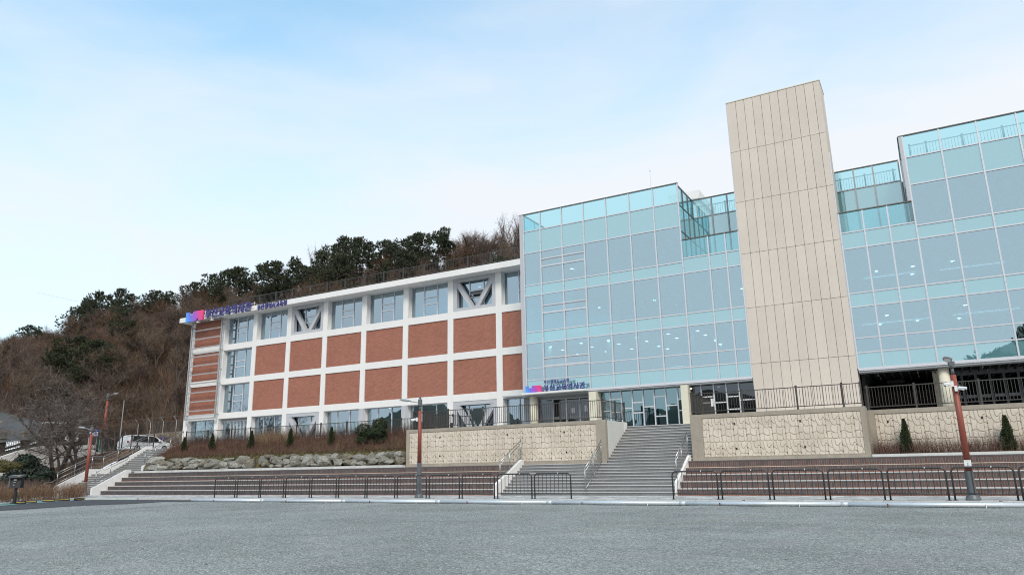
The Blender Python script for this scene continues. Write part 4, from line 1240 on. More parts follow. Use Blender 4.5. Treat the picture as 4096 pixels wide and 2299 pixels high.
for row, (z0, z1) in enumerate(((7.07, 9.78), (10.33, 13.09), (13.65, 16.33))):
    for i in range(9):
        if i == 1 or (row == 2 and i != 0): continue
        x0, x1 = BX(i), BX(i) + OW
        if i == 8: x1 = -24.6
        brick_panel(x0, x1, z0, z1, 300 if (i == 8 and row == 0) else 0)
WGY = BY + .48
def window(x0, x1, z0, z1, mull, mid=None, g=G_BRK, y=WGY, lights=True, name='window'):
    """aluminium window set back in its opening; mid gives two transoms of the middle light"""
    f = MB()
    f.box(x0, x0 + .06, y - .05, y + .05, z0, z1).box(x1 - .06, x1, y - .05, y + .05, z0, z1).box(x0 + .06, x1 - .06, y - .05, y + .05, z1 - .06, z1).box(x0 + .06, x1 - .06, y - .05, y + .05, z0, z0 + .05)
    w = part(name, f, ALU, bb)
    xs = [x0 + .06] + mull + [x1 - .06]
    for i in range(len(xs) - 1):
        zz = [z0 + .05] + (list(mid) if (mid and i == 1) else []) + [z1 - .06]
        for a, b in zip(zz, zz[1:]):
            dy = prs.uniform(-.004, .004)
            part('pane', MB().box(xs[i] + .03, xs[i+1] - .03, y + dy, y + dy + .02, a + .01, b - .01), g, w)
        if mid and i == 1:
            for z in mid: part('transom', MB().box(xs[i] + .03, xs[i+1] - .03, y - .06, y + .04, z - .04, z + .04), ALU, w)
    for x in mull: part('mullion', MB().box(x - .03, x + .03, y - .065, y + .045, z0 + .05, z1 - .06), ALU, w)
    return w
def third(i, a=.295, b=.645): return [BX(i) + OW * a, BX(i) + OW * b]
for i in (1, 2, 3, 4, 5, 6, 7, 8):
    window(BX(i), BX(i) + OW, 13.65, 16.33, third(i, .33, .665), (14.72, 15.28))
    inst('downlight', lm, bb, (BX(i) + (1.0 if i % 2 else 2.4), BY + 2.4, 16.1))
part('ceiling', MB().box(-64, -23.6, BY + .55, BY + 4.6, 16.12, 16.32), CEIL, bb)
for z0, z1, zc in ((7.07, 9.78, 9.84), (10.33, 13.09, 13.14)):
    window(BX(1), BX(1) + OW, z0, z1, third(1, .33, .665), (z0 + 1.08, z0 + 1.66))
    inst('downlight', lm, bb, (BX(1) + 1.9, BY + 2.2, zc))
for i in (2, 3, 4, 5, 6, 7, 8):
    window(BX(i), BX(i) + OW, 3.95, 6.53, third(i, .30, .66))
    inst('downlight', lm, bb, (BX(i) + 1.3, BY + 1.9, 6.58))
window(BX(0), BX(0) + OW, 3.95, 6.53, [BX(0) + 2.05])
# folding doors in the second bay
for k in range(7):
    x0 = BX(1) + .1 + (0 if k == 0 else 1.15 + (k - 1) * .46); x1 = x0 + (1.1 if k == 0 else .42)
    x1 = min(x1, BX(1) + OW - .02)
    d = part('folding_door', MB().box(x0 + .06, x1 - .06, WGY, WGY + .02, 4.05, 6.25), G_BRK, bb)
    part('door_frame', MB().box(x0, x0 + .06, WGY - .05, WGY + .05, 3.95, 6.32).box(x1 - .06, x1, WGY - .05, WGY + .05, 3.95, 6.32).box(x0 + .06, x1 - .06, WGY - .05, WGY + .05, 6.25, 6.32), ALU, d)
part('door_head', MB().box(BX(1), BX(1) + OW, WGY - .06, WGY + .06, 6.33, 6.53), SOFFIT, bb)
# steel V braces with their frames
def vbrace(i, z0, z1):
    x0, x1 = BX(i) + .002, BX(i) + OW - .002
    t = part('steel_brace', MB().box(x0, x0 + .34, BY + .03, BY + .38, z0, z1).box(x1 - .34, x1, BY + .03, BY + .38, z0, z1).box(x0 + .34, x1 - .34, BY + .03, BY + .38, z1 - .30, z1).box(x0 + .34, x1 - .34, BY + .03, BY + .38, z0, z0 + .26), STEELP, bb)
    cx = (x0 + x1) / 2; zi, za = z0 + .26, z1 - .30
    w = .17
    for s in (-1, 1):
        xo = cx + s * ((x1 - x0) / 2 - .40)
        mbx = MB().prism_y([(cx + s * .06, zi - .04), (cx + s * (.06 + 2.35 * w), zi - .04), (xo + s * .22, za - .18), (xo + s * .04, za + .05), (xo - s * .16, za + .05)][:: s], BY + .06, BY + .36)
        part('diagonal', mbx, STEELP, t)
        mbx = MB().prism_y([(cx + s * .07, zi), (cx + s * .11, zi), (xo - s * .10, za), (xo - s * .14, za)][:: s], BY + .028, BY + .058)
        part('flange', mbx, STEELP, t)
vbrace(3, 13.65, 16.33); vbrace(7, 13.65, 16.33); vbrace(3, 3.95, 6.53); vbrace(7, 3.95, 6.53)
# open vent sash in the right upper brace
part('open_sash', MB().poly([(-30.75, WGY - .03, 15.26), (-29.65, WGY - .03, 15.26), (-29.65, WGY - .34, 14.86), (-30.75, WGY - .34, 14.86)]).box(-30.78, -30.72, WGY - .36, WGY - .02, 14.84, 14.9).box(-29.68, -29.62, WGY - .36, WGY - .02, 14.84, 14.9), ALUD, bb)
# riveted steel cladding of ground floor columns
for i in (5, 6):
    x0, x1 = BX(i) - .53, BX(i)
    p = part('steel_column_cladding', MB().box(x0 + .002, x1 - .002, BY - .025, BY - .002, 3.95, 6.53), STEELP, bb)
    rv = MB()
    for zz in range(9):
        for xx in (x0 + .12, x1 - .12): rv.ell((xx, BY - .03, 4.25 + zz * .27), .025, .02, .025, 6, 4)
    part('rivet', rv, SCREEN, p, kind='stuff')
# sun screen frame in front of the end bay
sc = part('screen_frame', MB().box(-63.72, -63.60, BY - .45, BY - .33, 6.58, 16.28).box(-59.30, -59.18, BY - .45, BY - .33, 6.58, 16.28).box(-63.60, -59.30, BY - .45, BY - .33, 6.58, 6.70).box(-63.60, -59.30, BY - .45, BY - .33, 16.17, 16.28), SCREEN, bb)
for z in (7.42, 8.3, 9.19, 10.08, 10.96, 11.84, 12.73, 13.6, 14.5, 15.37):
    part('screen_rail', MB().box(-63.60, -59.30, BY - .43, BY - .35, z - .055, z + .055), SCREEN, sc)
for z in (7.0, 9.9, 11.3, 13.2, 15.7):
    for x in (-63.66, -59.25): part('bracket', MB().box(x - .03, x + .03, BY - .33, BY, z - .03, z + .03), SCREEN, sc)
fence_run('thin dark railing along the roof edge of the brick building', (-58, BY - .75), (-23.9, BY - .75), [i / 16 for i in range(17)], 16.8, h=1.05, pitch=.16, single_bars=False, bw=.008)

# ------------------------------------------------------------------ signs with Korean lettering
HG = {
 'ㅂ': [], }
SYL = {
 '부': [('l',.2,.97,.2,.52),('l',.8,.97,.8,.52),('l',.2,.76,.8,.76),('l',.2,.54,.8,.54),('l',0,.34,1,.34),('l',.5,.34,.5,0)],
 '산': [('l',.34,.95,.06,.45),('l',.36,.86,.62,.45),('l',.82,1,.82,.36),('l',.82,.68,1,.68),('l',.2,.32,.2,.06),('l',.2,.06,.92,.06)],
 '교': [('l',.1,.92,.86,.92),('l',.86,.92,.84,.46),('l',.34,.56,.34,.1),('l',.62,.56,.62,.1),('l',0,.08,1,.08)],
 '육': [('o',.5,.80,.28,.17),('l',0,.50,1,.50),('l',.32,.5,.32,.3),('l',.68,.5,.68,.3),('l',.12,.25,.86,.25),('l',.86,.25,.86,0)],
 '역': [('o',.28,.72,.22,.23),('l',.88,1,.88,.38),('l',.58,.83,.88,.83),('l',.58,.62,.88,.62),('l',.14,.26,.88,.26),('l',.88,.26,.88,0)],
 '사': [('l',.34,.95,.04,.1),('l',.36,.78,.64,.1),('l',.83,1,.83,0),('l',.83,.5,1,.5)],
 '관': [('l',.06,.92,.58,.92),('l',.58,.92,.56,.62),('l',.32,.74,.32,.5),('l',0,.48,.68,.48),('l',.86,1,.86,.3),('l',.86,.66,1,.66),('l',.2,.3,.2,.05),('l',.2,.05,.92,.05)],
 '광': [('l',.06,.92,.58,.92),('l',.58,.92,.56,.64),('l',.32,.76,.32,.52),('l',0,.5,.68,.5),('l',.86,1,.86,.32),('l',.86,.66,1,.66),('o',.52,.15,.28,.13)],
 '시': [('l',.34,.95,.04,.1),('l',.36,.78,.66,.1),('l',.88,1,.88,0)],
 '청': [('l',.33,1,.33,.9),('l',.06,.86,.6,.86),('l',.33,.84,.06,.42),('l',.34,.78,.62,.42),('l',.9,1,.9,.34),('l',.62,.66,.9,.66),('o',.52,.15,.28,.13)],
}
def glyph(ch, x, z, w, h, y, d, st):
    """extruded strokes of one syllable"""
    mb = MB()
    for it in SYL[ch]:
        if it[0] == 'l':
            a = Vector((x + it[1] * w, z + it[2] * h)); b = Vector((x + it[3] * w, z + it[4] * h))
            t = (b - a).normalized(); n = Vector((-t.y, t.x)) * st / 2; e = t * st * .42
            pts = [a - e - n, b + e - n, b + e + n, a - e + n]
            mb.prism_y([(p.x, p.y) for p in pts], y - d - .002 * len(mb.f) / 6, y)
        else:
            cx, cz, rx, rz = x + it[1] * w, z + it[2] * h, it[3] * w, it[4] * h
            n = len(mb.v); K = 18
            for yy in (y - d, y):
                for s in (-.5, .5):
                    for k in range(K):
                        q = 2 * math.pi * k / K
                        mb.v.append((cx + (rx + s * st) * math.cos(q), yy, cz + (rz + s * st) * math.sin(q)))
            for k in range(K):
                j = (k + 1) % K
                A, B, C_, D = n, n + K, n + 2*K, n + 3*K
                mb.f += [(A+k, A+j, B+j, B+k), (B+k, B+j, D+j, D+k), (C_+k, D+k, D+j, C_+j), (A+j, A+k, C_+k, C_+j)]
    return mb
def text(parent, s, x0, x1, z0, z1, y, d, st):
    n = len(s); p = (x1 - x0) / n
    for i, ch in enumerate(s):
        part('letter', glyph(ch, x0 + p * (i + .06), z0, p * .84, z1 - z0, y, d, st), NAVY, parent)
def logo_mat(name, x0, x1, z0, z1):
    m = bpy.data.materials.new(name); m.use_nodes = True
    nt = m.node_tree; L = nt.links.new; b = nt.nodes['Principled BSDF']
    geo = nt.nodes.new('ShaderNodeNewGeometry'); sp = nt.nodes.new('ShaderNodeSeparateXYZ')
    L(geo.outputs['Position'], sp.inputs[0])
    mx = nt.nodes.new('ShaderNodeMapRange'); mx.inputs['From Min'].default_value = x0; mx.inputs['From Max'].default_value = x1; L(sp.outputs[0], mx.inputs['Value'])
    mz = nt.nodes.new('ShaderNodeMapRange'); mz.inputs['From Min'].default_value = z0; mz.inputs['From Max'].default_value = z1; L(sp.outputs[2], mz.inputs['Value'])
    ma = nt.nodes.new('ShaderNodeMath'); ma.operation = 'MULTIPLY_ADD'; ma.inputs[1].default_value = .18; L(mz.outputs[0], ma.inputs[0]); L(mx.outputs[0], ma.inputs[2])
    cr = nt.nodes.new('ShaderNodeValToRGB'); e = cr.color_ramp.elements
    e[0].position = .02; e[0].color = (.06, .40, .90, 1); e[1].position = 1.0; e[1].color = (.78, .05, .20, 1)
    k = e.new(.38); k.color = (.13, .16, .66, 1); k = e.new(.66); k.color = (.38, .08, .52, 1)
    L(ma.outputs[0], cr.inputs[0]); L(cr.outputs[0], b.inputs['Base Color']); b.inputs['Roughness'].default_value = .4
    return m
LOGO = [(0, 0), (0, .97), (.18, 1.0), (.18, .66), (.42, .69), (.42, 1.0), (1, 1.0), (1, 0), (.80, 0), (.70, .30), (.59, 0)]
def logo(parent, x0, x1, z0, z1, y, d, nm):
    pts = [(x0 + u * (x1 - x0), z0 + v * (z1 - z0)) for u, v in LOGO]
    # two convex-friendly pieces kept as one outline
    mb = MB().prism_y(pts, y - d, y)
    part('logo', mb, logo_mat(nm, x0, x1, z0, z1), parent)
rsn = thing('rooftop_sign', 'navy Korean letters with blue to pink emblem standing on the brick building eaves', 'sign', (-57, 46.2, 16.8))
logo(rsn, -63.8, -61.25, 16.22, 17.22, 46.3, .16, 'rooftop_emblem')
text(rsn, '부산교육역사관', -60.95, -54.4, 16.3, 17.17, 46.24, .10, .105)
text(rsn, '부산광역시교육청', -53.7, -49.8, 16.26, 16.76, 46.3, .07, .06)
fr = MB()
for z in (16.55, 17.0): fr.box(-63.6, -54.2, 46.30, 46.33, z - .02, z + .02)
for k in range(9):
    x = -63.4 + k * 1.15
    fr.box(x, x + .03, 46.31, 46.34, 16.3, 17.15)
    fr.tube([(x, 46.33, 17.1), (x, 47.2, 16.8)], .015, 5)
part('support_frame', fr, WPLAST, rsn)
for x in (-62.1, -60.0):
    fl = thing('flood_light', 'small white flood light under the eaves ' + ('at the far left below the emblem' if x < -61 else 'below the first rooftop letter'), 'flood light', (x, 46.4, 16.2))
    part('lamp_body', MB().box(x - .16, x + .16, 46.25, 46.45, 16.05, 16.13), WPLAST, fl)
    part('bracket', MB().box(x - .14, x - .11, 46.33, 46.36, 16.13, 16.33).box(x + .11, x + .14, 46.33, 46.36, 16.13, 16.33), WPLAST, fl)
es = thing('entrance_sign', 'navy Korean letters with blue to pink emblem on the white ledge over the entrance', 'sign', (-21.2, 42.9, 6.2))
part('ledge', MB().box(-23.55, -18.95, 42.62, 43.19, 6.165, 6.262), WHITE, es)
logo(es, -23.3, -22.14, 6.265, 6.72, 42.85, .09, 'entrance_emblem')
text(es, '부산교육역사관', -21.97, -18.97, 6.31, 6.70, 42.85, .06, .05)
text(es, '부산광역시교육청', -21.95, -20.08, 6.79, 7.0, 42.85, .045, .028)
fr = MB().box(-21.9, -20.1, 42.85, 42.87, 6.755, 6.775)
for k in range(8): fr.box(-21.8 + k * .38, -21.79 + k * .38, 42.85, 42.86, 6.262, 6.77)
part('support_frame', fr, SCREEN, es)
# ------------------------------------------------------------------ crowd barriers on the pavement
BYY = 31.92
def barrier_mesh_parts(w):
    h = 1.19; r = .032
    pts = [(-w/2, 0, 0), (-w/2, 0, h - .2)]
    for k in range(1, 6):
        a = math.pi / 2 * k / 6; pts.append((-w/2 + .17 * (1 - math.cos(a)), 0, h - .2 + .17 * math.sin(a)))
    pts.append((-w/2 + .17, 0, h - .03))
    q = [(-x, y, z) for x, y, z in reversed(pts)]
    return MB().tube(pts + q, r, 8)
def make_barrier(label, grp):
    t = thing('crowd_barrier', label, 'barrier', (0, 0, 0), grp)
    w = 1.86
    part('frame', barrier_mesh_parts(w), DARKP, t, smooth=True)
    part('lower_rail', MB().tube([(-w/2 + .03, 0, .235), (w/2 - .03, 0, .235)], .022, 6), DARKP, t, smooth=True)
    bm_ = MB().cyl(0, 0, .235, 1.155, .0125, 6).mesh('bar', (0, 0, 0), DARKP)
    for k in range(8): inst('bar', bm_, t, (-w/2 + (k + 1) * w / 9, 0, 0))
    fm = MB().box(-.07, .07, -.05, .05, 0, .014).mesh('foot_plate', (0, 0, 0), DARKP)
    for s in (-1, 1): inst('foot_plate', fm, t, (s * w / 2, 0, 0))
    part('clip', MB().box(.28, .31, -.037, .037, 1.15, 1.20), WPLAST, t)
    return t
proto = make_barrier('', None)
lx = [(855,939),(945,1036),(1040,1134),(1140,1238),(1243,1345),(1351,1461),(1466,1581),(1587,1707),(1715,1840),(1847,1981),(1989,2131),(2137,2288)]
rx = [(2692,2878),(2887,3084),(3094,3307),(3319,3545),(3559,3802),(3817,4078),(4090,4380)]
first = True
rb = random.Random(12)
for row, lst in (('left', lx), ('right', rx)):
    for i, (a, b) in enumerate(lst):
        A = on_y(a, 1994, BYY); B = on_y(b, 1994, BYY)
        o = proto if first else copy_tree(proto)
        first = False
        o.location = ((A.x + B.x) / 2, BYY + rb.uniform(-.012, .012), 0)
        s = (B.x - A.x - .07) / 1.86
        o.scale = (s, 1, 1)
        o.rotation_euler.z = rb.uniform(-.004, .004)
        if row == 'left':
            o['label'] = f'dark barrier, {ORD[i]} from the left end of the long row before the terrace'
            if i == 11: o['label'] = 'dark barrier ending the long left row in front of the granite stairs'
            if i == 0: o['label'] = 'dark barrier starting the long row at its far left end'
            o['group'] = 'crowd barriers left of the central stairs'
        else:
            o['label'] = f'dark barrier, {ORD[i]} from the stairs in the right row before the tiled terrace'
            if i == 5: o['label'] = 'dark barrier standing just behind the right lamp post'
            o['group'] = 'crowd barriers right of the central stairs'

# ------------------------------------------------------------------ street lamps
def lamp(label, x, y, z0, base_top, red_top, top, r, arm, cam_kind=None, hs=1.0, sign=False, rz=0):
    """red post with grey foot, grey capsule head and a flat lantern on a short arm; arm is its direction in degrees"""
    t = thing('street_lamp', label, 'street lamp', (x, y, z0), 'red street lamps')
    part('foot', MB().lathe(x, y, [(r * 2.1, z0), (r * 2.1, z0 + .05), (r * 1.7, z0 + .16), (r * 1.15, z0 + .24), (r * 1.08, base_top)], 16), LGREY, t, smooth=False)
    part('post', MB().lathe(x, y, [(r * 1.0, base_top), (r * .80, red_top)], 16), LRED, t, smooth=True)
    part('neck', MB().lathe(x, y, [(r * .48, red_top), (r * .48, red_top + .30)], 12), LGREY, t, smooth=True)
    part('capsule', MB().lathe(x, y, [(r * 1.0, red_top + .28), (r * 1.0, top - .15), (r * .7, top - .13), (r * .3, top - .12), (r * .3, top - .09), (r * .55, top - .06), (r * .55, top - .03), (r * .3, top)], 14), LGREY, t, smooth=False)
    a = rad(arm); dx, dy = math.cos(a), math.sin(a)
    za = top - .32
    part('arm', MB().tube([(x + dx * r * .8, y + dy * r * .8, za), (x + dx * .62, y + dy * .62, za + .10 * hs)], .025, 8), LGREYL, t, smooth=True)
    hd = MB(); hd.ell((0, 0, 0), .36 * hs, .15, .075, 16, 8)
    hd.v = [(p[0], p[1], p[2] if p[2] > -.02 else -.03) for p in hd.v]
    cx, cy, cz = x + dx * (.62 + .3 * hs), y + dy * (.62 + .3 * hs), za + .17 * hs
    hd.v = [(cx + p[0] * dx - p[1] * dy, cy + p[0] * dy + p[1] * dx, cz + p[2] + .15 * p[0]) for p in hd.v]
    part('lantern', hd, LGREYL, t, smooth=True)
    gl = MB(); gl.ell((0, 0, 0), .26 * hs, .11, .04, 14, 6)
    gl.v = [(cx + p[0] * dx - p[1] * dy, cy + p[0] * dy + p[1] * dx, cz - .035 + p[2] + .15 * p[0]) for p in gl.v]
    part('lantern_glass', gl, WPLAST, t, smooth=True)
    return t
lc = lamp('red street lamp with white camera in front of the left relief wall', -24.27, 32.46, 0, 1.81, 4.57, 5.33, .115, 190)
lr = lamp('red street lamp with two cameras and a white notice at the right', .88, 32.08, 0, 1.03, 4.53, 5.18, .118, 262)
ll = lamp('red street lamp at the foot of the side stairs on the left', -58.72, 34.93, 0, .91, 4.71, 5.41, .125, 200)
lb = lamp('tall red street lamp at the edge of the car park among bare trees', -70.0, 42.85, 3.7, 5.0, 8.58, 9.4, .14, 12)
def camera_on(lamp_post, label, x, y, z, aim, r):
    t = thing('security_camera', label, 'camera', (x, y, z))
    a = rad(aim); dx, dy = math.cos(a), math.sin(a)
    part('bracket', MB().box(x - .05, x + .05, y - .05, y + .05, z - .09, z + .11).tube([(x, y, z), (x + dx * .16, y + dy * .16, z)], .03, 8), WPLAST, t)
    c0 = Vector((x + dx * .10, y + dy * .10, z + .0)); c1 = Vector((x + dx * .30, y + dy * .30, z - .05))
    part('housing', MB().tube([c0, c1], .045, 12), WPLAST, t, smooth=False)
    part('visor', MB().tube([c0 + Vector((0, 0, .035)), c1 + Vector((dx * .06, dy * .06, .035))], .05, 8), WPLAST, t)
    part('lens', MB().tube([c1, c1 + Vector((dx * .01, dy * .01, 0))], .04, 10), HOLE, t)
camera_on(lc, 'white bullet camera on the lamp before the left relief wall', -24.40, 32.40, 4.1, 195, .1)
camera_on(lr, 'upper white bullet camera on the right lamp post', .80, 31.94, 4.18, 215, .1)
camera_on(lr, 'lower white bullet camera on the right lamp post', .90, 31.94, 4.0, 335, .1)
nt_ = thing('notice_plate', 'white notice plate fixed low on the right lamp post', 'notice', (.88, 31.93, 1.3))
part('plate', MB().box(.77, .99, 31.92, 31.94, 1.2, 1.42), WPLAST, nt_)
part('print', MB().box(.80, .84, 31.916, 31.919, 1.385, 1.40).box(.86, .90, 31.916, 31.919, 1.385, 1.40).box(.92, .96, 31.916, 31.919, 1.385, 1.40)
     .box(.855, .905, 31.916, 31.919, 1.31, 1.325).box(.86, .90, 31.916, 31.919, 1.27, 1.295).box(.84, .92, 31.916, 31.919, 1.225, 1.237), LGREY, nt_)

# lit bollard lights on the plaza
for x, y, lb_ in ((-28.4, 41.5, 'small white bollard light behind the left plaza railing'), (-10.3, 40.2, 'small white bollard light behind the right railing near the doors')):
    t = thing('bollard_light', lb_, 'bollard light', (x, y, 3.75))
    part('stem', MB().box(x - .06, x + .06, y - .06, y + .06, 3.75, 4.5), DARKP, t)
    part('light_head', MB().box(x - .075, x + .075, y - .075, y + .075, 4.5, 4.92), WPLAST, t)

# ------------------------------------------------------------------ parked car in the upper car park
def make_car(x, y0, z):
    """white estate car seen from its right side, nose towards +y"""
    t = thing('parked_car', 'white people carrier parked behind the railing above the side stairs', 'car', (x, y0 + 2.5, z))
    Lc, Wd = 5.0, 1.9
    prof = [(0, .42), (.02, .95), (.12, 1.08), (.32, 1.50), (.62, 1.66), (2.2, 1.70), (2.9, 1.62), (3.95, 1.06), (4.7, .92), (4.98, .72), (5.0, .40), (4.78, .28)]
    arch = lambda c: [(c + .37 * math.cos(a), .30 + .40 * math.sin(a)) for a in [k * math.pi / 8 for k in range(9)]]
    low = [(4.78, .28)] + arch(4.05) + arch(.98) + [(.1, .28)]
    ol = prof[:-1] + low
    mb = MB(); k = len(ol)
    for s, dx in ((0, 0.0), (1, -.07), (2, -Wd + .07), (3, -Wd)):
        for (yy, zz) in ol:
            tuck = .16 * max(0, (zz - 1.0) / .7) if s in (0, 3) else .16 * max(0, (zz - 1.0) / .7)
            xx = dx - tuck if s < 2 else dx + tuck
            if s in (0, 3): zz2, y2 = zz, yy
            else: zz2, y2 = zz + (.02 if zz > .9 else 0), yy
            mb.v.append((x + xx, y0 + y2, z + zz2))
    for s in range(3):
        for i in range(k):
            j = (i + 1) % k
            mb.f.append((s*k + i, s*k + j, (s+1)*k + j, (s+1)*k + i))
    mb.f.append(tuple(range(k - 1, -1, -1))); mb.f.append(tuple(range(3*k, 4*k)))
    body = part('body', mb, CARW, t)
    def sx(zz): return x + .006 - .16 * max(0, (zz - 1.0) / .7)
    def side(nm, pts, m, off=0.0):
        part(nm, MB().poly([(sx(zz) + off, y0 + yy, z + zz) for yy, zz in pts]).poly([(sx(zz) + off - .004, y0 + yy, z + zz) for yy, zz in reversed(pts)]), m, t)
    side('side_window', [(.36, 1.02), (1.32, 1.0), (1.32, 1.58), (.60, 1.58)], BLACKG, .004)
    side('side_window', [(1.35, 1.0), (2.32, .98), (2.32, 1.60), (1.35, 1.58)], BLACKG, .004)
    side('side_window', [(2.36, .98), (3.70, 1.02), (2.95, 1.53), (2.36, 1.60)], BLACKG, .004)
    side('door_seam', [(2.33, .45), (2.345, .45), (2.345, 1.05), (2.33, 1.05)], DARKP, .003)
    side('door_seam', [(3.45, .5), (3.465, .5), (3.465, 1.03), (3.45, 1.03)], DARKP, .003)
    part('windscreen', MB().poly([(x - .25, y0 + 3.0, z + 1.6), (x - Wd + .25, y0 + 3.0, z + 1.6), (x - Wd + .12, y0 + 3.88, z + 1.12), (x - .12, y0 + 3.88, z + 1.12)]), BLACKG, t)
    part('headlight', MB().ell((x - .22, y0 + 4.86, z + .80), .20, .12, .08, 10, 6), WPLAST, t)
    part('door_mirror', MB().ell((x + .05, y0 + 3.38, z + 1.14), .10, .12, .08, 10, 6), CARW, t)
    part('door_handle', MB().box(x, x + .03, y0 + 2.15, y0 + 2.32, z + .93, z + .96), INOX, t)
    part('tail_light', MB().box(x - .25, x - .02, y0 - .012, y0 + .02, z + .9, z + 1.1), RED, t)
    for cy in (.98, 4.05):
        w = part('wheel', MB().tube([(x - .25, y0 + cy, z + .33), (x - .02, y0 + cy, z + .33)], .34, 20), BLACK, t)
        rim = MB().tube([(x - .03, y0 + cy, z + .33), (x - .012, y0 + cy, z + .33)], .24, 18)
        part('rim', rim, LGREYL, w)
        sp_ = MB()
        for q in range(5):
            a = q * 1.2566
            c1, s1 = math.cos(a), math.sin(a)
            sp_.poly([(x - .008, y0 + cy + c1 * .05 - s1 * .03, z + .33 + s1 * .05 + c1 * .03), (x - .008, y0 + cy + c1 * .23 - s1 * .02, z + .33 + s1 * .23 + c1 * .02), (x - .008, y0 + cy + c1 * .23 + s1 * .02, z + .33 + s1 * .23 - c1 * .02), (x - .008, y0 + cy + c1 * .05 + s1 * .03, z + .33 + s1 * .05 - c1 * .03)])
        part('spokes', sp_, INOX, w)
    return t
BLACKG = mat('black_car_glass', (0.012, 0.013, 0.015), 0.12)
make_car(-70.6, 45.9, 3.77)
# blue parking signs
def board_text(parent, x, y0, z0, h, m, facing='x'):
    """letter P built of strokes on a board in the plane x"""
    w = h * .62; s = h * .17
    mb = MB()
    mb.box(x, x + .006, y0, y0 + s, z0, z0 + h)
    mb.box(x, x + .006, y0 + s, y0 + w * .7, z0 + h - s, z0 + h)
    mb.box(x, x + .006, y0 + s, y0 + w * .7, z0 + h * .42, z0 + h * .42 + s)
    mb.box(x, x + .006, y0 + w * .7, y0 + w, z0 + h * .46, z0 + h * .96)
    part('letter', mb, m, parent)
def wheelchair(parent, x, y0, z0, h, m):
    mb = MB()
    K = 16
    for k in range(11):
        a0 = -2.4 + k * .36; a1 = a0 + .36
        for a, b in ((a0, a1),):
            c = (y0 + h * .36, z0 + h * .32)
            mb.poly([(x + .006, c[0] + h*.26*math.cos(a), c[1] + h*.26*math.sin(a)), (x + .006, c[0] + h*.34*math.cos(a), c[1] + h*.34*math.sin(a)), (x + .006, c[0] + h*.34*math.cos(b), c[1] + h*.34*math.sin(b)), (x + .006, c[0] + h*.26*math.cos(b), c[1] + h*.26*math.sin(b))])
    mb.box(x, x + .006, y0 + h * .28, y0 + h * .40, z0 + h * .36, z0 + h * .78)
    mb.box(x, x + .006, y0 + h * .40, y0 + h * .66, z0 + h * .36, z0 + h * .45)
    mb.box(x, x + .006, y0 + h * .62, y0 + h * .82, z0 + h * .02, z0 + h * .36)
    mb.box(x, x + .006, y0 + h * .27, y0 + h * .41, z0 + h * .84, z0 + h * .99)
    part('wheelchair_symbol', mb, m, parent)
t = thing('parking_sign', 'blue disabled parking sign on the wall beyond the white car', 'sign', (-72.5, 50.9, 5.1))
part('board', MB().box(-72.53, -72.5, 50.75, 51.55, 4.98, 5.5), BLUE, t)
board_text(t, -72.498, 50.95, 5.08, .28, WPLAST); wheelchair(t, -72.498, 51.18, 5.06, .2, WPLAST)
part('band', MB().box(-72.5, -72.494, 50.80, 51.5, 5.42, 5.45), WPLAST, t)
t = thing('parking_sign', 'blue and white parking sign board behind the left street lamp', 'sign', (-72.9, 43.6, 5.2))
part('board', MB().box(-72.93, -72.9, 43.1, 44.1, 5.25, 6.0), BLUE, t)
part('white_field', MB().box(-72.9, -72.893, 43.17, 43.58, 5.36, 5.76).box(-72.9, -72.893, 43.62, 44.03, 5.36, 5.76), WPLAST, t)
board_text(t, -72.89, 43.70, 5.40, .32, BLUE); wheelchair(t, -72.89, 43.2, 5.40, .32, BLUE)
part('band', MB().box(-72.9, -72.894, 43.3, 43.9, 5.86, 5.92), WPLAST, t)
part('band', MB().box(-72.9, -72.894, 43.5, 43.75, 5.28, 5.32), YELLOW, t)
for y in (43.2, 44.0): part('post', MB().cyl(-72.97, y, 3.7, 5.95, .035, 8), GALV, t)
for y in (44.35, 44.6):
    single('green_post', MB().cyl(-73.0, y, 3.7, 6.0, .045, 8), GREENP, ('nearer' if y < 44.4 else 'farther') + ' slim green post beside the blue parking board', 'post', (-73.0, y, 3.7))
single('lamp_mast', MB().tube([(-68.5, 43.6, 3.7), (-68.5, 43.6, 8.6)], .06, 10, .04), LGREYL, 'plain galvanised mast standing left of the white car', 'mast', (-68.5, 43.6, 3.7))

# ------------------------------------------------------------------ retaining wall and mesh fence behind the car park
single('concrete_wall', MB().prism_y([(-95, 3.7), (-64.4, 3.7), (-64.4, 6.05), (-73, 5.95), (-95, 5.5)], 51.7, 52.1), CONC, 'weathered concrete retaining wall behind the white car', 'wall', (-75, 51.7, 3.75))
cf = thing('mesh_fence', 'tall wire mesh fence on steel posts at the foot of the wooded hill', 'fence', (-75, 52.2, 5.9))
for i in range(14):
    x = -65.5 - i * 2.25; z = 6.0 - .02 * i
    part('post', MB().tube([(x, 52.3, z - .4), (x, 52.3, z + 1.3), (x, 51.9, z + 1.75)], .035, 6), GALV, cf)
for dz, y in ((1.28, 52.3), (1.73, 51.92), (.1, 52.3)):
    part('rail', MB().tube([(-65, y, 6.0 + dz), (-95, y, 5.73 + dz)], .018, 5), LGREY, cf)
ms = MB()
for k in range(0, 300, 1):
    x = -65 - k * .1
    for s in (1, -1):
        ms.v += [(x, 52.31, 6.05), (x + .006, 52.31, 6.05), (x - .62 * s + .006, 52.31, 7.28), (x - .62 * s, 52.31, 7.28)]
        n = len(ms.v) - 4; ms.f.append((n, n+1, n+2, n+3))
part('wire_mesh', ms, LGREY, cf, kind='stuff')

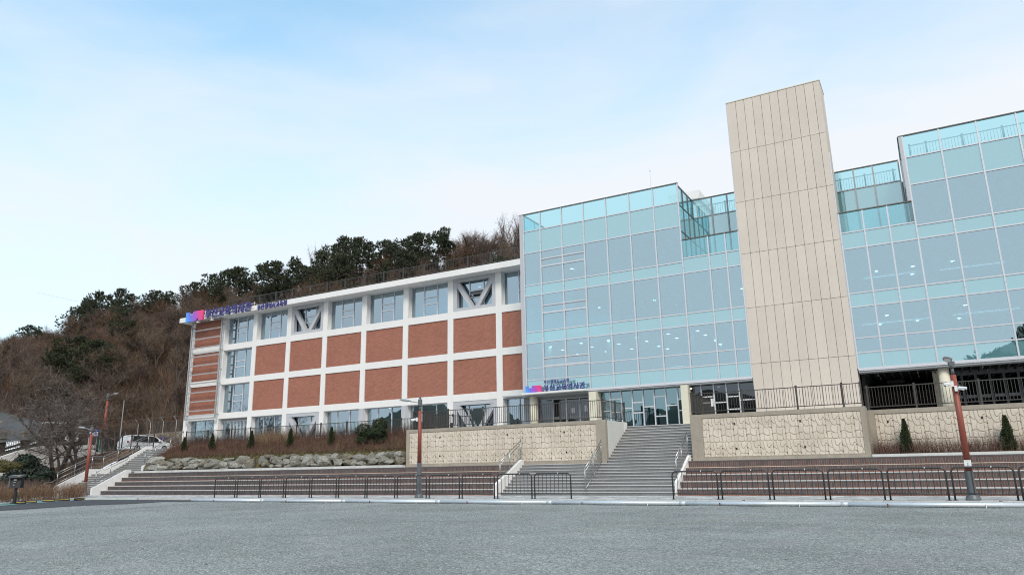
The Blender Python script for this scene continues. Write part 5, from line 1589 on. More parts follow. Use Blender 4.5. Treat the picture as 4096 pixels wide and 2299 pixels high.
# ------------------------------------------------------------------ left corner: white wall, bank, upper street
mb = MB(); nx, ny = 40, 30
def bank_z(x, y):
    z = max(0.0, (y - 34.6) * .49)
    z = min(z, 3.72)
    if x < -66: z *= 1 - .12 * min(1, (-66 - x) / 6)
    return z + .05 * math.sin(2.1 * x) * math.sin(1.7 * y)
for j in range(ny + 1):
    for i in range(nx + 1):
        x = -80 + 16.78 * i / nx; y = 18 + 26 * j / ny
        mb.v.append((x, y, bank_z(x, y)))
for j in range(ny):
    for i in range(nx):
        a = j * (nx + 1) + i; mb.f.append((a, a + 1, a + nx + 2, a + nx + 1))
setting('leafy_bank', mb, SOIL, smooth=True)
dry_stems('bank_leaf_litter', 5000, (-72, -63.5), (35, 43), bank_z, (.03, .12), 41, mat('brown_leaf', (.15, .085, .05), .95, island=.5), 1.2, .03, 1)
single('white_wall', MB().prism_x([(20, -.2), (43.6, -.2), (43.6, 4.45), (38.6, 4.3), (36.5, 3.8), (34.7, 3.1), (31, 1.9), (26, .9), (20, .4)], -72.6, -72.3), WHITE, 'white rendered retaining wall rising up the leafy bank on the left', 'wall', (-72.4, 32, 0))
# balustrade on the upper street edge
bs = thing('stone_balustrade', 'brown stone balustrade with steel bars along the upper street', 'balustrade', (-78, 38, 4))
def bz(y): return 3.4 + (y - 36) * .30
for k in range(6):
    y = 31.5 + k * 2.1; z = bz(y)
    part('pillar', MB().box(-78.3, -77.8, y - .28, y + .28, z - .8, z + 1.15).box(-78.36, -77.74, y - .34, y + .34, z + 1.15, z + 1.3), STONEW, bs)
    if k < 5:
        for q in range(7):
            yy = y + .45 + q * .2
            zz = bz(yy)
            part('bar', MB().tube([(-78, yy, zz - .1), (-78, yy, zz + .95), (-77.95, yy + .06, zz + 1.05), (-78, yy + .12, zz + .95)], .022, 5), LGREY, bs)
        part('panel', MB().prism_x([(y + .3, bz(y) + .1), (y + 1.8, bz(y + 1.8) + .1), (y + 1.8, bz(y + 1.8) + .32), (y + .3, bz(y) + .32)], -78.03, -77.97), STONEW, bs)
    part('plinth', MB().prism_x([(y - 1, bz(y - 1) - 1.4), (y + 1.1, bz(y + 1.1) - 1.4), (y + 1.1, bz(y + 1.1) - .15), (y - 1, bz(y - 1) - .15)], -78.5, -77.6), STONEW, bs)
gp = thing('gate_pillar', 'square stone gate pillar at the end of the balustrade', 'pillar', (-79.2, 43.2, 4.5))
part('shaft', MB().box(-80, -78.4, 42.3, 43.9, 3.2, 6.75), STONEW, gp)
part('cap', MB().box(-80.15, -78.25, 42.15, 44.05, 6.75, 6.95), CONCL, gp)
setting('upper_street', MB().poly([(-77, 22, 2.6), (-77, 45, 5.8), (-100, 47, 9.6), (-112, 40, 9.5), (-104, 26, 8.2)]), STREET)
sm_ = MB()
for (x, y, l, a) in ((-84, 39.5, 2.2, .2), (-84.5, 40.4, 2.0, .9), (-83.6, 39.0, 1.6, -.3), (-85.2, 39.8, 1.2, .5)):
    dx, dy = math.cos(a + 1.57) * l / 2, math.sin(a + 1.57) * l / 2
    zf = lambda X, Y: 3.7 + (-77 - X) * .205 + (Y - 30) * .115
    sm_.poly([(x - dx - .1, y - dy, zf(x - dx, y - dy) + .62), (x + dx - .1, y + dy, zf(x + dx, y + dy) + .62), (x + dx + .12, y + dy, zf(x + dx, y + dy) + .62), (x - dx + .12, y - dy, zf(x - dx, y - dy) + .62)])
setting('road_marking', sm_, YELLOW)
single('painted_wall', MB().box(-92.2, -92, 47.6, 50.0, 7.0, 8.1), PURPLE, 'low violet mural wall with yellow edging beyond the upper street', 'mural wall', (-92, 49, 7.4))
single('yellow_kerb', MB().box(-97, -96.6, 46.5, 49.6, 8.6, 8.85), YELLOW, 'yellow painted kerb along the far side of the upper street', 'kerb', (-96.8, 48, 9))
single('blue_canopy', MB().box(-103.1, -103, 53.0, 55.4, 12.4, 13.6), CYANP, 'pale blue banner hanging among the trees above the street', 'banner', (-103, 54, 12.6))

# wheel stops, bollard and ticket machine by the lane
for (x, y, rz, lb_) in ((-48.75, 24.9, .97, 'nearest black and yellow wheel stop beside the ticket machine'), (-49.35, 25.85, 1.02, 'black and yellow wheel stop just beyond the steel bollard'),
                       (-50.1, 27.35, 1.1, 'third black and yellow wheel stop along the lane kerb'), (-50.52, 28.55, 1.4, 'fourth black and yellow wheel stop along the lane kerb'), (-50.45, 29.75, 2.0, 'last black and yellow wheel stop where the kerb bends')):
    t = thing('wheel_stop', lb_, 'wheel stop', (x, y, -.1), 'wheel stops along the lane kerb')
    t.rotation_euler.z = rz
    ORG[t.name] = (0, 0, 0)
    part('block', MB().prism_x([(-.10, 0), (.10, 0), (.06, .15), (-.06, .15)], -.5, .5), BLACK, t)
    part('stripe', MB().prism_x([(-.092, .07), (-.083, .07), (-.075, .10), (-.084, .10)], -.44, .44), YELLOW, t)
bo = thing('steel_bollard', 'steel bollard with red and orange reflective bands by the hedge', 'bollard', (-49.9, 25.45, 0))
part('tube', MB().cyl(-49.9, 25.45, -.02, .86, .09, 14), INOX, bo, smooth=True)
part('cap', MB().lathe(-49.9, 25.45, [(.095, .86), (.095, .92), (.05, .95)], 14), INOX, bo)
part('band', MB().cyl(-49.9, 25.45, .74, .80, .094, 14), RED, bo)
part('band', MB().cyl(-49.9, 25.45, .62, .69, .094, 14), ORANGE, bo)
km_ = thing('ticket_machine', 'black car park ticket machine on a pole at the lane edge', 'ticket machine', (-47.5, 24.15, -.1))
kx, ky = -47.5, 24.15
KO = ORG[km_.name]
def krot(mb, a=rad(35)):
    c1, s1 = math.cos(a), math.sin(a)
    mb.v = [(kx + (p[0]) * c1 - p[1] * s1, ky + p[0] * s1 + p[1] * c1, p[2]) for p in mb.v]; return mb
part('pole', krot(MB().tube([(0, 0, -.05), (0, 0, .85)], .10, 10, .085).box(-.16, .16, -.16, .16, -.06, .0)), BLACK, km_)
part('cabinet', krot(MB().prism_x([(-.20, .84), (.20, .84), (.16, 1.52), (-.10, 1.52)], -.30, .30)), BLACK, km_)
part('hood', krot(MB().prism_x([(-.30, 1.42), (.22, 1.52), (.22, 1.60), (-.34, 1.54)], -.34, .34)), LGREY, km_)
part('side_panel', krot(MB().box(-.37, -.302, -.18, .14, .9, 1.4)), LGREY, km_)
part('display', krot(MB().box(-.10, .06, -.185, -.165, 1.26, 1.36)), LGREYL, km_)
part('button_row', krot(MB().box(-.10, .04, -.20, -.18, 1.14, 1.18).box(-.08, -.02, -.205, -.185, .98, 1.05)), LGREYL, km_)
part('warning_strip', krot(MB().box(.16, .32, -.345, -.335, 1.50, 1.52)), YELLOW, km_)
part('cable', krot(MB().tube([(.05, -.1, .85), (.22, -.16, .5), (.2, -.12, .25), (.05, -.1, .05)], .018, 6)), BLACK, km_)
# overhead wires at the far left
for a, b, lb_ in (((-100, 50, 25.0), (-70, 60, 19.5), 'thin overhead cable crossing the sky at the far left'),
                  ((-76, 30, 11.2), (-90, 62, 16.0), 'lower overhead cable sagging before the wood at the left')):
    A, B = Vector(a), Vector(b)
    pts = [A.lerp(B, k / 12) - Vector((0, 0, .8 * math.sin(math.pi * k / 12))) for k in range(13)]
    single('overhead_wire', MB().tube(pts, .012, 4), BLACK, lb_, 'cable', a)
# ------------------------------------------------------------------ hedges on the left
def path_pt(path, s):
    L = 0
    for a, b in zip(path, path[1:]):
        d = (Vector(b) - Vector(a)).length
        if L + d >= s: return Vector(a).lerp(Vector(b), (s - L) / d)
        L += d
    return Vector(path[-1])
def hedge(name, path, width, n, hr, seed, m, w=.011, z0=0.0, branch=6):
    """bare stemmed hedge along a path"""
    rs = random.Random(seed); mb = MB()
    total = sum((Vector(b) - Vector(a)).length for a, b in zip(path, path[1:]))
    for _ in range(n):
        c = path_pt(path, rs.uniform(0, total))
        x = c.x + rs.gauss(0, width); y = c.y + rs.gauss(0, width); h = rs.uniform(*hr)
        lx, ly = rs.gauss(0, .2) * h, rs.gauss(0, .2) * h
        P = [Vector((x, y, z0 - .03)), Vector((x + lx * .35, y + ly * .35, z0 + h * .4)), Vector((x + lx, y + ly, z0 + h))]
        def strip(a, b, w0, w1):
            q = rs.uniform(0, 3.14); d = Vector((math.cos(q), math.sin(q), 0)); k = len(mb.v)
            mb.v.extend([a - d * w0, a + d * w0, b + d * w1, b - d * w1]); mb.f.append((k, k+1, k+2, k+3))
        strip(P[0], P[1], w, w * .8); strip(P[1], P[2], w * .8, w * .25)
        for _b in range(branch):
            s = rs.uniform(.3, 1); b0 = P[1].lerp(P[2], (s - .3) / .7); l = h * rs.uniform(.12, .34)
            q = rs.uniform(0, 6.28); e = rs.uniform(.4, 1.25)
            strip(b0, b0 + Vector((math.cos(q) * math.cos(e), math.sin(q) * math.cos(e), math.sin(e))) * l, w * .5, w * .2)
    mb.v = [tuple(v) for v in mb.v]
    return setting(name, mb, m, kind='stuff')
hedge('bare_hedge', [(-47.5, 20), (-50.4, 25), (-52.1, 28.3), (-53.2, 30.6), (-56.2, 33.2)], .22, 1000, (.5, 1.0), 51, DRYT, .010)
hedge('bare_hedge_twigs', [(-47.5, 20), (-50.4, 25), (-52.1, 28.3), (-53.2, 30.6), (-56.2, 33.2)], .26, 900, (.45, .95), 52, DRY, .007)
hedge('dark_hedge_mass', [(-52, 18), (-56.5, 25), (-60.5, 31), (-64.2, 34.2)], .9, 3800, (.5, 1.25), 53, TWIGP, .009)
hedge('olive_hedge_mass', [(-50.5, 18), (-54.5, 24), (-57.5, 29), (-60, 32)], .5, 1500, (.3, .7), 54, OLIVE, .012)
hedge('parking_edge_bushes', [(-74.5, 51), (-70, 50.9), (-65, 50.6)], .3, 400, (1.2, 2.6), 55, TWIG, .014, 3.75, 9)

# ------------------------------------------------------------------ leaf clumps and clipped shrubs
def leaf_blob(mb, c, rx, ry, rz, n, s, rs, shell=.72, up=.3):
    for _ in range(n):
        d = Vector((rs.gauss(0, 1), rs.gauss(0, 1), rs.gauss(0, 1))).normalized()
        r = shell + (1 - shell) * rs.random() ** .6
        bump = 1 + .13 * math.sin(d.x * 7 + c[0]) * math.sin(d.z * 6 + c[2]) + .08 * math.sin(d.y * 11)
        p = Vector((c[0] + d.x * rx * r * bump, c[1] + d.y * ry * r * bump, c[2] + d.z * rz * r * bump))
        n_ = (d + Vector((rs.gauss(0, .5), rs.gauss(0, .5), rs.gauss(0, .5) + up))).normalized()
        a = n_.orthogonal().normalized(); b = n_.cross(a)
        q = rs.uniform(0, 6.28); a, b = a * math.cos(q) + b * math.sin(q), b * math.cos(q) - a * math.sin(q)
        k = len(mb.v); l = s * rs.uniform(.6, 1.3)
        mb.v += [tuple(p - a * l * .45), tuple(p + b * l), tuple(p + a * l * .45), tuple(p - b * l * .6)]
        mb.f.append((k, k+1, k+2, k+3))
def arborvitae(label, x, y, z, h, r, seed, group='small arborvitae in the planting'):
    rs = random.Random(seed)
    t = thing('arborvitae', label, 'conifer', (x, y, z), group)
    part('trunk', MB().tube([(x, y, z - .1), (x, y, z + h * .8)], .04, 6, .01), BARK, t)
    mb = MB()
    for _ in range(2600):
        u = rs.random() ** .8; a = rs.uniform(0, 6.28)
        rr = r * (1 - u ** 1.6) * (.75 + .25 * math.sin(3 * a + 9 * u + seed)) * (.62 + .45 * rs.random()) * (.65 if u < .06 else 1)
        p = Vector((x + math.cos(a) * rr, y + math.sin(a) * rr, z + .04 + u * h * .97))
        o = Vector((math.cos(a), math.sin(a), rs.uniform(.9, 2.2))).normalized()
        sd = o.cross(Vector((rs.gauss(0, 1), rs.gauss(0, 1), 0))).normalized()
        l = rs.uniform(.045, .10); k = len(mb.v)
        mb.v += [tuple(p - sd * l * .3), tuple(p + sd * l * .3), tuple(p + o * l * 1.2 + sd * l * .12), tuple(p + o * l * 1.2 - sd * l * .12)]
        mb.f.append((k, k+1, k+2, k+3))
    part('crown', mb, THUJA, t)
for i, (x, zt, lb_) in enumerate(((-55.35, 4.44, 'small arborvitae at the top of the side stairs'), (-51.85, 4.62, 'second small arborvitae from the side stairs'), (-47.2, 4.66, 'third small arborvitae from the side stairs, narrow'),
                                 (-42.93, 4.61, 'small arborvitae in front of the ground floor steel brace'), (-38.72, 4.58, 'small arborvitae nearest to the cloud pruned tree'))):
    z0 = slope_z(x, 41.0)
    arborvitae(lb_, x, 41.0, z0, zt - z0, .30, 60 + i)
arborvitae('arborvitae before the set back wall left of the right lamp', -1.22, 39.3, 1.74, 1.56, .29, 70)
arborvitae('arborvitae before the set back wall right of the right lamp', 2.76, 39.3, 1.74, 1.52, .33, 71)
# cloud pruned tree
rs = random.Random(8)
tp = thing('cloud_pruned_tree', 'clipped evergreen tree with rounded lobes standing on the dry slope', 'tree', (-34.8, 41, 2.9))
part('trunk', MB().tube([(-34.78, 41, 2.85), (-34.82, 41, 3.5), (-34.9, 41.02, 4.1), (-34.5, 41, 4.6)], .08, 8, .05).tube([(-34.85, 41, 3.9), (-35.5, 40.95, 4.2)], .05, 6, .03).tube([(-34.8, 41, 3.4), (-35.5, 40.9, 3.6)], .04, 6, .03).tube([(-34.8, 41, 3.4), (-34.2, 40.9, 3.5)], .04, 6, .03), BARK, tp)
for (x, z, r) in ((-35.58, 4.28, .60), (-34.25, 4.62, .55), (-34.15, 4.15, .58), (-34.75, 4.05, .48), (-35.65, 3.62, .50), (-34.15, 3.58, .52), (-35.45, 3.98, .45)):
    mb = MB(); leaf_blob(mb, (x, 41 + rs.uniform(-.2, .2), z), r, r * .95, r * .82, 2400, .055, rs)
    part('clipped_lobe', mb, BUXUS, tp)
mb = MB(); leaf_blob(mb, (-30.7, 41.2, 4.15), .62, .5, .55, 1800, .06, rs)
t = thing('round_shrub', 'dark round evergreen shrub at the left end of the relief wall', 'shrub', (-30.7, 41.2, 3.7)); part('foliage', mb, BUXUS, t)

# left garden shrubs
def shrub(label, lobes, m, n, s, seed, trunk=None, name='evergreen_shrub', cat='shrub'):
    r0 = random.Random(seed); c = lobes[0]
    t = thing(name, label, cat, (c[0], c[1], 0))
    for x, y, z, rx, rz in lobes:
        mb = MB(); leaf_blob(mb, (x, y, z), rx, rx, rz, n, s, r0, .55)
        part('foliage', mb, m, t)
    if trunk: part('trunk', MB().tube(trunk, .08, 7, .05), BARK, t)
    return t
shrub('large dark evergreen shrub against the white wall', [(-66.5, 34.5, 1.9, 1.45, 1.3), (-65.2, 34.9, 1.4, 1.1, 1.0), (-67.6, 34.2, 1.2, 1.2, .9), (-66.0, 34.0, 2.7, .9, .6)], LAUREL, 2300, .13, 81)
shrub('pruned pine with flat olive pads beside the white wall', [(-62.0, 29.9, 2.55, .85, .32), (-61.0, 30.5, 2.35, .75, .30), (-62.2, 29.4, 2.05, .42, .22), (-61.3, 30.0, 2.05, .5, .22)], OLIVE, 1300, .08, 82,
      [(-61.6, 29.9, -.1), (-61.7, 29.95, .6), (-61.55, 29.9, 1.2), (-61.8, 29.9, 2.2)], 'pruned_pine', 'tree')

# ------------------------------------------------------------------ bare trees
def tree_meshes(seed, H, spread, twm, ntw, levels=3, multi=1, up=.55, trunk_r=.16, first=.25, twl=.9, tw=.012):
    """trunk and limb mesh, and a twig mesh, for a leafless tree of height H rooted at the origin"""
    r0 = random.Random(seed); wood = MB(); twg = MB()
    tips = []
    def limb(p, d, L, r, lev):
        n = 4 if lev < 2 else 3
        pts = [p]; q = p.copy(); dd = d.copy()
        for k in range(n):
            dd = (dd + Vector((r0.gauss(0, .13), r0.gauss(0, .13), r0.gauss(0, .08) + .05 * up))).normalized()
            q = q + dd * (L / n); pts.append(q.copy())
        wood.tube(pts, r, 6 if lev == 0 else (4 if lev == 1 else 3), r * .55, cap=False)
        tips.append((pts, r, lev))
        if lev >= levels: return
        nb = r0.randint(3, 5) if lev < 2 else r0.randint(3, 4)
        for k in range(nb):
            s = r0.uniform(first if lev == 0 else .3, 1.0)
            i = min(n - 1, int(s * n)); b = pts[i].lerp(pts[i + 1], s * n - i)
            a = r0.uniform(0, 6.28)
            side = dd.orthogonal().normalized(); side = side * math.cos(a) + dd.cross(side) * math.sin(a)
            nd = (dd * r0.uniform(.55, .95) + side * r0.uniform(.5, .95) * spread + Vector((0, 0, up * .35))).normalized()
            limb(b, nd, L * r0.uniform(.55, .8), r * r0.uniform(.42, .6), lev + 1)
    for m_ in range(multi):
        a = r0.uniform(0, 6.28); ln = 0 if multi == 1 else r0.uniform(.15, .45)
        d = Vector((math.cos(a) * ln + r0.gauss(0, .06), math.sin(a) * ln + r0.gauss(0, .06), 1)).normalized()
        limb(Vector((r0.gauss(0, .12) if multi > 1 else 0, r0.gauss(0, .12) if multi > 1 else 0, -.15)), d, H * .42, trunk_r * r0.uniform(.8, 1.1), 0)
    outer = [t for t in tips if t[2] >= levels - 1]
    for _ in range(ntw):
        pts, r, lev = r0.choice(outer)
        i = r0.randrange(len(pts) - 1); b = pts[i].lerp(pts[i + 1], r0.random())
        d = (pts[i + 1] - pts[i]).normalized()
        a = Vector((r0.gauss(0, 1), r0.gauss(0, 1), r0.gauss(0, .7) + up * .6)).normalized()
        d = (d * .6 + a * .9).normalized(); l = twl * r0.uniform(.35, 1.15)
        s = d.cross(Vector((r0.gauss(0, 1), r0.gauss(0, 1), r0.gauss(0, 1)))).normalized() * tw
        k = len(twg.v); m = b + d * l * .55 + Vector((0, 0, .06 * l)); e = b + d * l + Vector((r0.gauss(0, .08), r0.gauss(0, .08), .14 * l))
        twg.v += [tuple(b - s), tuple(b + s), tuple(m + s * .6), tuple(m - s * .6), tuple(e)]
        twg.f += [(k, k+1, k+2, k+3), (k+3, k+2, k+4)]
        for _q in range(2):
            s0 = m.lerp(e, r0.random() * .6 - .3); d2 = (d + Vector((r0.gauss(0, .6), r0.gauss(0, .6), r0.gauss(0, .5)))).normalized(); e2 = s0 + d2 * l * r0.uniform(.25, .5)
            k = len(twg.v); twg.v += [tuple(s0 - s * .5), tuple(s0 + s * .5), tuple(e2)]; twg.f.append((k, k+1, k+2))
    return wood.mesh('trunk', (0, 0, 0), BARK), twg.mesh('crown', (0, 0, 0), twm)
def plant_tree(name, label, meshes, loc, s, rz, group=None, cat='tree', sz=None):
    t = thing(name, label, cat, loc, group)
    t.scale = (s, s, sz or s); t.rotation_euler.z = rz
    for nm, me in zip(('trunk', 'crown'), meshes):
        o = bpy.data.objects.new(nm, me); COL.objects.link(o); o.parent = t
    return t
BARE = [tree_meshes(101, 8, .8, TWIG, 1500), tree_meshes(102, 8, .9, TWIGP, 1500), tree_meshes(103, 8, .7, TWIG, 1300, up=.9), tree_meshes(104, 7, 1.0, TWIGR, 1700, multi=2, up=.3),
        tree_meshes(105, 6, 1.0, TWIGR, 1900, multi=4, up=.35, trunk_r=.08, first=.1), tree_meshes(106, 6, 1.0, TWIGP, 1900, multi=4, up=.4, trunk_r=.08, first=.1), tree_meshes(107, 9, .55, TWIG, 900, up=1.1)]
# heights of the variants as built
def top_of(meshes): return max(max(v.co.z for v in me.vertices) for me in meshes)
BTOP = [top_of(m) for m in BARE]
CHERRY = [tree_meshes(111, 9, 1.5, mat('cherry_twig', (.175, .145, .13), .9, island=.3), 900, levels=4, multi=2, up=.10, trunk_r=.14, first=.30, twl=.75, tw=.009),
          tree_meshes(112, 9, 1.5, MATS['cherry_twig'], 900, levels=4, multi=2, up=.10, trunk_r=.13, first=.3, twl=.75, tw=.009)]
for m_, x, y, rz, s, lb_ in ((CHERRY[0], -66.2, 37.0, .5, 1.12, 'spreading bare cherry tree nearest the white wall'), (CHERRY[1], -65.2, 37.9, 2.4, 1.0, 'bare cherry tree with forked trunk behind the left street lamp'),
                            (CHERRY[0], -69.6, 38.8, 3.6, .85, 'bare cherry tree close to the white wall behind the first')):
    plant_tree('cherry_tree', lb_, m_, (x, y, bank_z(x, y) - .05), s * 1.25, rz, 'bare cherry trees on the bank', sz=s * 1.15)
for x, y, s, lb_ in ((-67.5, 41.4, .42, 'slender bare sapling near the railing of the car park'), (-64.6, 42.2, .36, 'thin bare sapling right beside the side stair handrail'), (-70.3, 40.6, .40, 'small crooked bare sapling before the white wall')):
    plant_tree('bare_sapling', lb_, BARE[2], (x, y, bank_z(x, y)), s, x, 'saplings on the bank')
for i, (x, y, b, s) in enumerate(((-82, 47.5, 0, 1.0), (-86, 50, 1, 1.1), (-90, 45, 2, 1.0), (-95, 48, 0, 1.15), (-99, 45, 1, 1.1), (-103, 48.5, 2, 1.2), (-107, 45, 0, 1.2), (-98, 52, 1, 1.1), (-92, 53, 3, 1.1), (-105, 53, 0, 1.1),
                                  (-112, 49, 1, 1.2), (-116, 54, 2, 1.2), (-79, 49.5, 3, .9), (-84, 53, 0, 1.0), (-88, 56, 1, 1.0), (-101, 57, 3, 1.2), (-110, 58, 0, 1.2), (-120, 60, 1, 1.2), (-94, 58, 0, 1.1), (-114, 44, 2, 1.2))):
    z = max(3.6, 3.6 + (-77 - x) * .25)
    plant_tree('bare_tree', 'leafless grey brown tree standing along the upper street at the far left', BARE[b], (x, y, z - .3), s, i * 1.9, 'leafless trees along the upper street')
plant_tree('bare_bush', 'bushy bare shrub at the lower left edge against the white wall', BARE[5], (-62.9, 26.2, 0), .42, 1.0, None, 'bush')

# ------------------------------------------------------------------ wooded hill
def hill_z(x, y):
    toe = 57.5 if x > -60 else (57.5 - 5.3 * min(1, (-60 - x) / 8))
    z0 = 5.5 + (0 if x > -80 else min(6, (-80 - x) * .25))
    top = 27.3 - max(0, (-118 - x)) * .055
    if y <= toe: return z0 - .5
    t = min(1.15, (y - toe) / (81 - toe))
    z = z0 + (top - z0) * (t if t < 1 else 1 + .25 * (t - 1))
    if y > 85: z = min(z, top + 1)
    return z + 1.0 * math.sin(x * .11 + 1) * math.sin(y * .17) + .35 * math.sin(x * .5) * math.sin(y * .43)
mb = MB(); nx, ny = 120, 36
for j in range(ny + 1):
    for i in range(nx + 1):
        x = -300 + 330 * i / nx; y = 48 + 92 * (j / ny) ** 1.3
        mb.v.append((x, y, hill_z(x, y) if x < -78 or y > 52.5 else 3.0))
for j in range(ny):
    for i in range(nx):
        a = j * (nx + 1) + i; mb.f.append((a, a + 1, a + nx + 2, a + nx + 1))
setting('hillside', mb, HILLM, smooth=True)
# skyline of the wood, surveyed from the photograph: pixel column and height of the tree tops
SKY = [(-400, 1420), (0, 1345), (60, 1318), (130, 1300), (160, 1310), (270, 1200), (430, 1168), (520, 1165), (640, 1165), (720, 1165), (780, 1128), (850, 1090), (960, 1062), (1040, 1070), (1130, 1062), (1200, 1060), (1290, 1040), (1340, 990), (1400, 960), (1480, 962), (1560, 985), (1620, 950), (1690, 940), (1760, 960), (1830, 915), (1900, 905), (1960, 915), (2030, 905), (2100, 880), (2500, 760), (4500, 300)]
def px_of(x, y, z):
    v = Vector((x, y, z - CAMZ)); d = v.dot(fwd)
    return 2048 + F_PX * v.dot(R_) / d, 1149.5 - F_PX * v.dot(U_) / d
def sky_at(px):
    for (a, ya), (b, yb) in zip(SKY, SKY[1:]):
        if a <= px <= b: return ya + (yb - ya) * (px - a) / (b - a)
    return 1500
def max_top(x, y):
    """tallest crown that stays under the skyline"""
    lo, hi = 0, 60
    for _ in range(18):
        m_ = (lo + hi) / 2
        px, py = px_of(x, y, m_)
        if py > sky_at(px): lo = m_
        else: hi = m_
    return lo
rs = random.Random(77)
count = 0; tries = 0
pts = []
while count < 300 and tries < 12000:
    tries += 1
    y = rs.uniform(53, 86); x = rs.uniform(-2.15 * y, -.52 * y)
    if x > -60 and y < 58.5: continue
    if x > -80 and y < 53.2: continue
    if x > -64 and y < 60 and x < -60: continue
    if any((x - a) ** 2 + (y - b) ** 2 < 2.0 for a, b in pts): continue
    # hidden behind the buildings: none of it shows
    px, py = px_of(x, y, hill_z(x, y) + 5)
    if px > 2120 or px < -60: continue
    bi = rs.choice([0, 1, 2, 3, 4, 4, 5, 5]) if px < 1150 else rs.choice([3, 4, 4, 4, 5, 0, 1])
    g = hill_z(x, y) - .2
    h = rs.uniform(5.5, 8.5) if bi < 4 else rs.uniform(3.6, 6.0)
    h = min(h, max_top(x, y) - g - rs.uniform(0, .8))
    if h < 2.0: continue
    s = h / BTOP[bi]
    plant_tree('bare_tree', 'leafless brown tree in the wood ' + ('above the brick building roof' if px > 760 else 'left of the brick building' if px > 330 else 'at the far left edge'), BARE[bi], (x, y, g), s, rs.uniform(0, 6.28), 'leafless trees on the hillside')
    pts.append((x, y)); count += 1
# tall thin trees that break the skyline
for px, py, Y, b, lb_ in ((1268, 958, 80, 6, 'tall thin bare tree sticking up above the ridge over the brick roof'), (2010, 838, 76, 6, 'tall bare tree next to the corner of the glass building'), (2070, 850, 80, 6, 'tall bare tree showing through the corner parapet glass'),
                         (1940, 905, 78, 1, 'broad bare tree on the ridge left of the glass building'), (1860, 910, 79, 0, 'bare tree on the ridge right of the dark conical tree')):
    P = on_y(px, py, Y); g = hill_z(P.x, Y) - .2
    plant_tree('bare_tree', lb_, BARE[b], (P.x, Y, g), (P.z - g) / BTOP[b] * (.8 if b == 6 else 1), px, 'bare trees on the ridge', sz=(P.z - g) / BTOP[b])

# pines
def pine_meshes(seed, m, H=8, flat=1.0, npad=120, conical=False, big=1.0):
    """bushy pine: limbs carrying bristling needle tufts over a lumpy crown, candles upright at the top"""
    r0 = random.Random(seed); wood = MB(); nd = MB()
    pts = [Vector((0, 0, -.2))]; p = Vector((0, 0, 0)); d = Vector((r0.gauss(0, .12), r0.gauss(0, .12), 1))
    for k in range(6):
        p = p + d.normalized() * H / 6.6; d += Vector((r0.gauss(0, .12), r0.gauss(0, .12), .1)); pts.append(p.copy())
    wood.tube(pts, .17, 7, .04)
    lobes = []
    for k in range(11):
        a = r0.uniform(0, 6.28); u = .20 + .74 * (k + .5) / 11
        w = (math.sin(math.pi * min(1, max(.05, (u - .12) / .95))) ** .8) if not conical else (1.05 - u)
        R = H * (.27 * flat if not conical else .20) * w * r0.uniform(.5, 1.0)
        i = min(5, int(u * 6)); b = pts[i].lerp(pts[i + 1], u * 6 - i)
        c = b + Vector((math.cos(a) * R, math.sin(a) * R, R * .15))
        lobes.append((c, H * (.15 * flat if not conical else .10) * (.65 + .5 * w)))
        wood.tube([b - Vector((0, 0, .3)), b.lerp(c, .6), c], .05, 3, .02, cap=False)
    lobes.append((pts[-1].copy(), H * .09))
    for k in range(npad * 5):
        c, r = r0.choice(lobes)
        v0 = Vector((r0.gauss(0, 1), r0.gauss(0, 1), r0.gauss(0, 1) + .25)).normalized()
        cc = c + Vector((v0.x * r, v0.y * r, v0.z * r * .78)) * r0.uniform(.55, 1.0)
        for q in range(9):
            v = (v0 * .55 + Vector((r0.gauss(0, .7), r0.gauss(0, .7), abs(r0.gauss(0, .7)) + .35))).normalized()
            s = v.cross(Vector((r0.gauss(0, 1), r0.gauss(0, 1), r0.gauss(0, 1)))).normalized() * .045 * big
            l = r0.uniform(.18, .40) * big
            k2 = len(nd.v)
            nd.v += [tuple(cc - s), tuple(cc + s), tuple(cc + v * l + s * .5), tuple(cc + v * l - s * .5)]
            nd.f.append((k2, k2+1, k2+2, k2+3))
    return wood.mesh('trunk', (0, 0, 0), BARK), nd.mesh('crown', (0, 0, 0), m)
PINE = [pine_meshes(201, NEEDLE), pine_meshes(202, NEEDLE, flat=1.2, npad=140), pine_meshes(203, NEEDLEY, flat=1.15, npad=150), pine_meshes(204, NEEDLE, conical=True, npad=110), pine_meshes(205, NEEDLE, flat=.8, npad=100)]
PTOP = [top_of(m) for m in PINE]
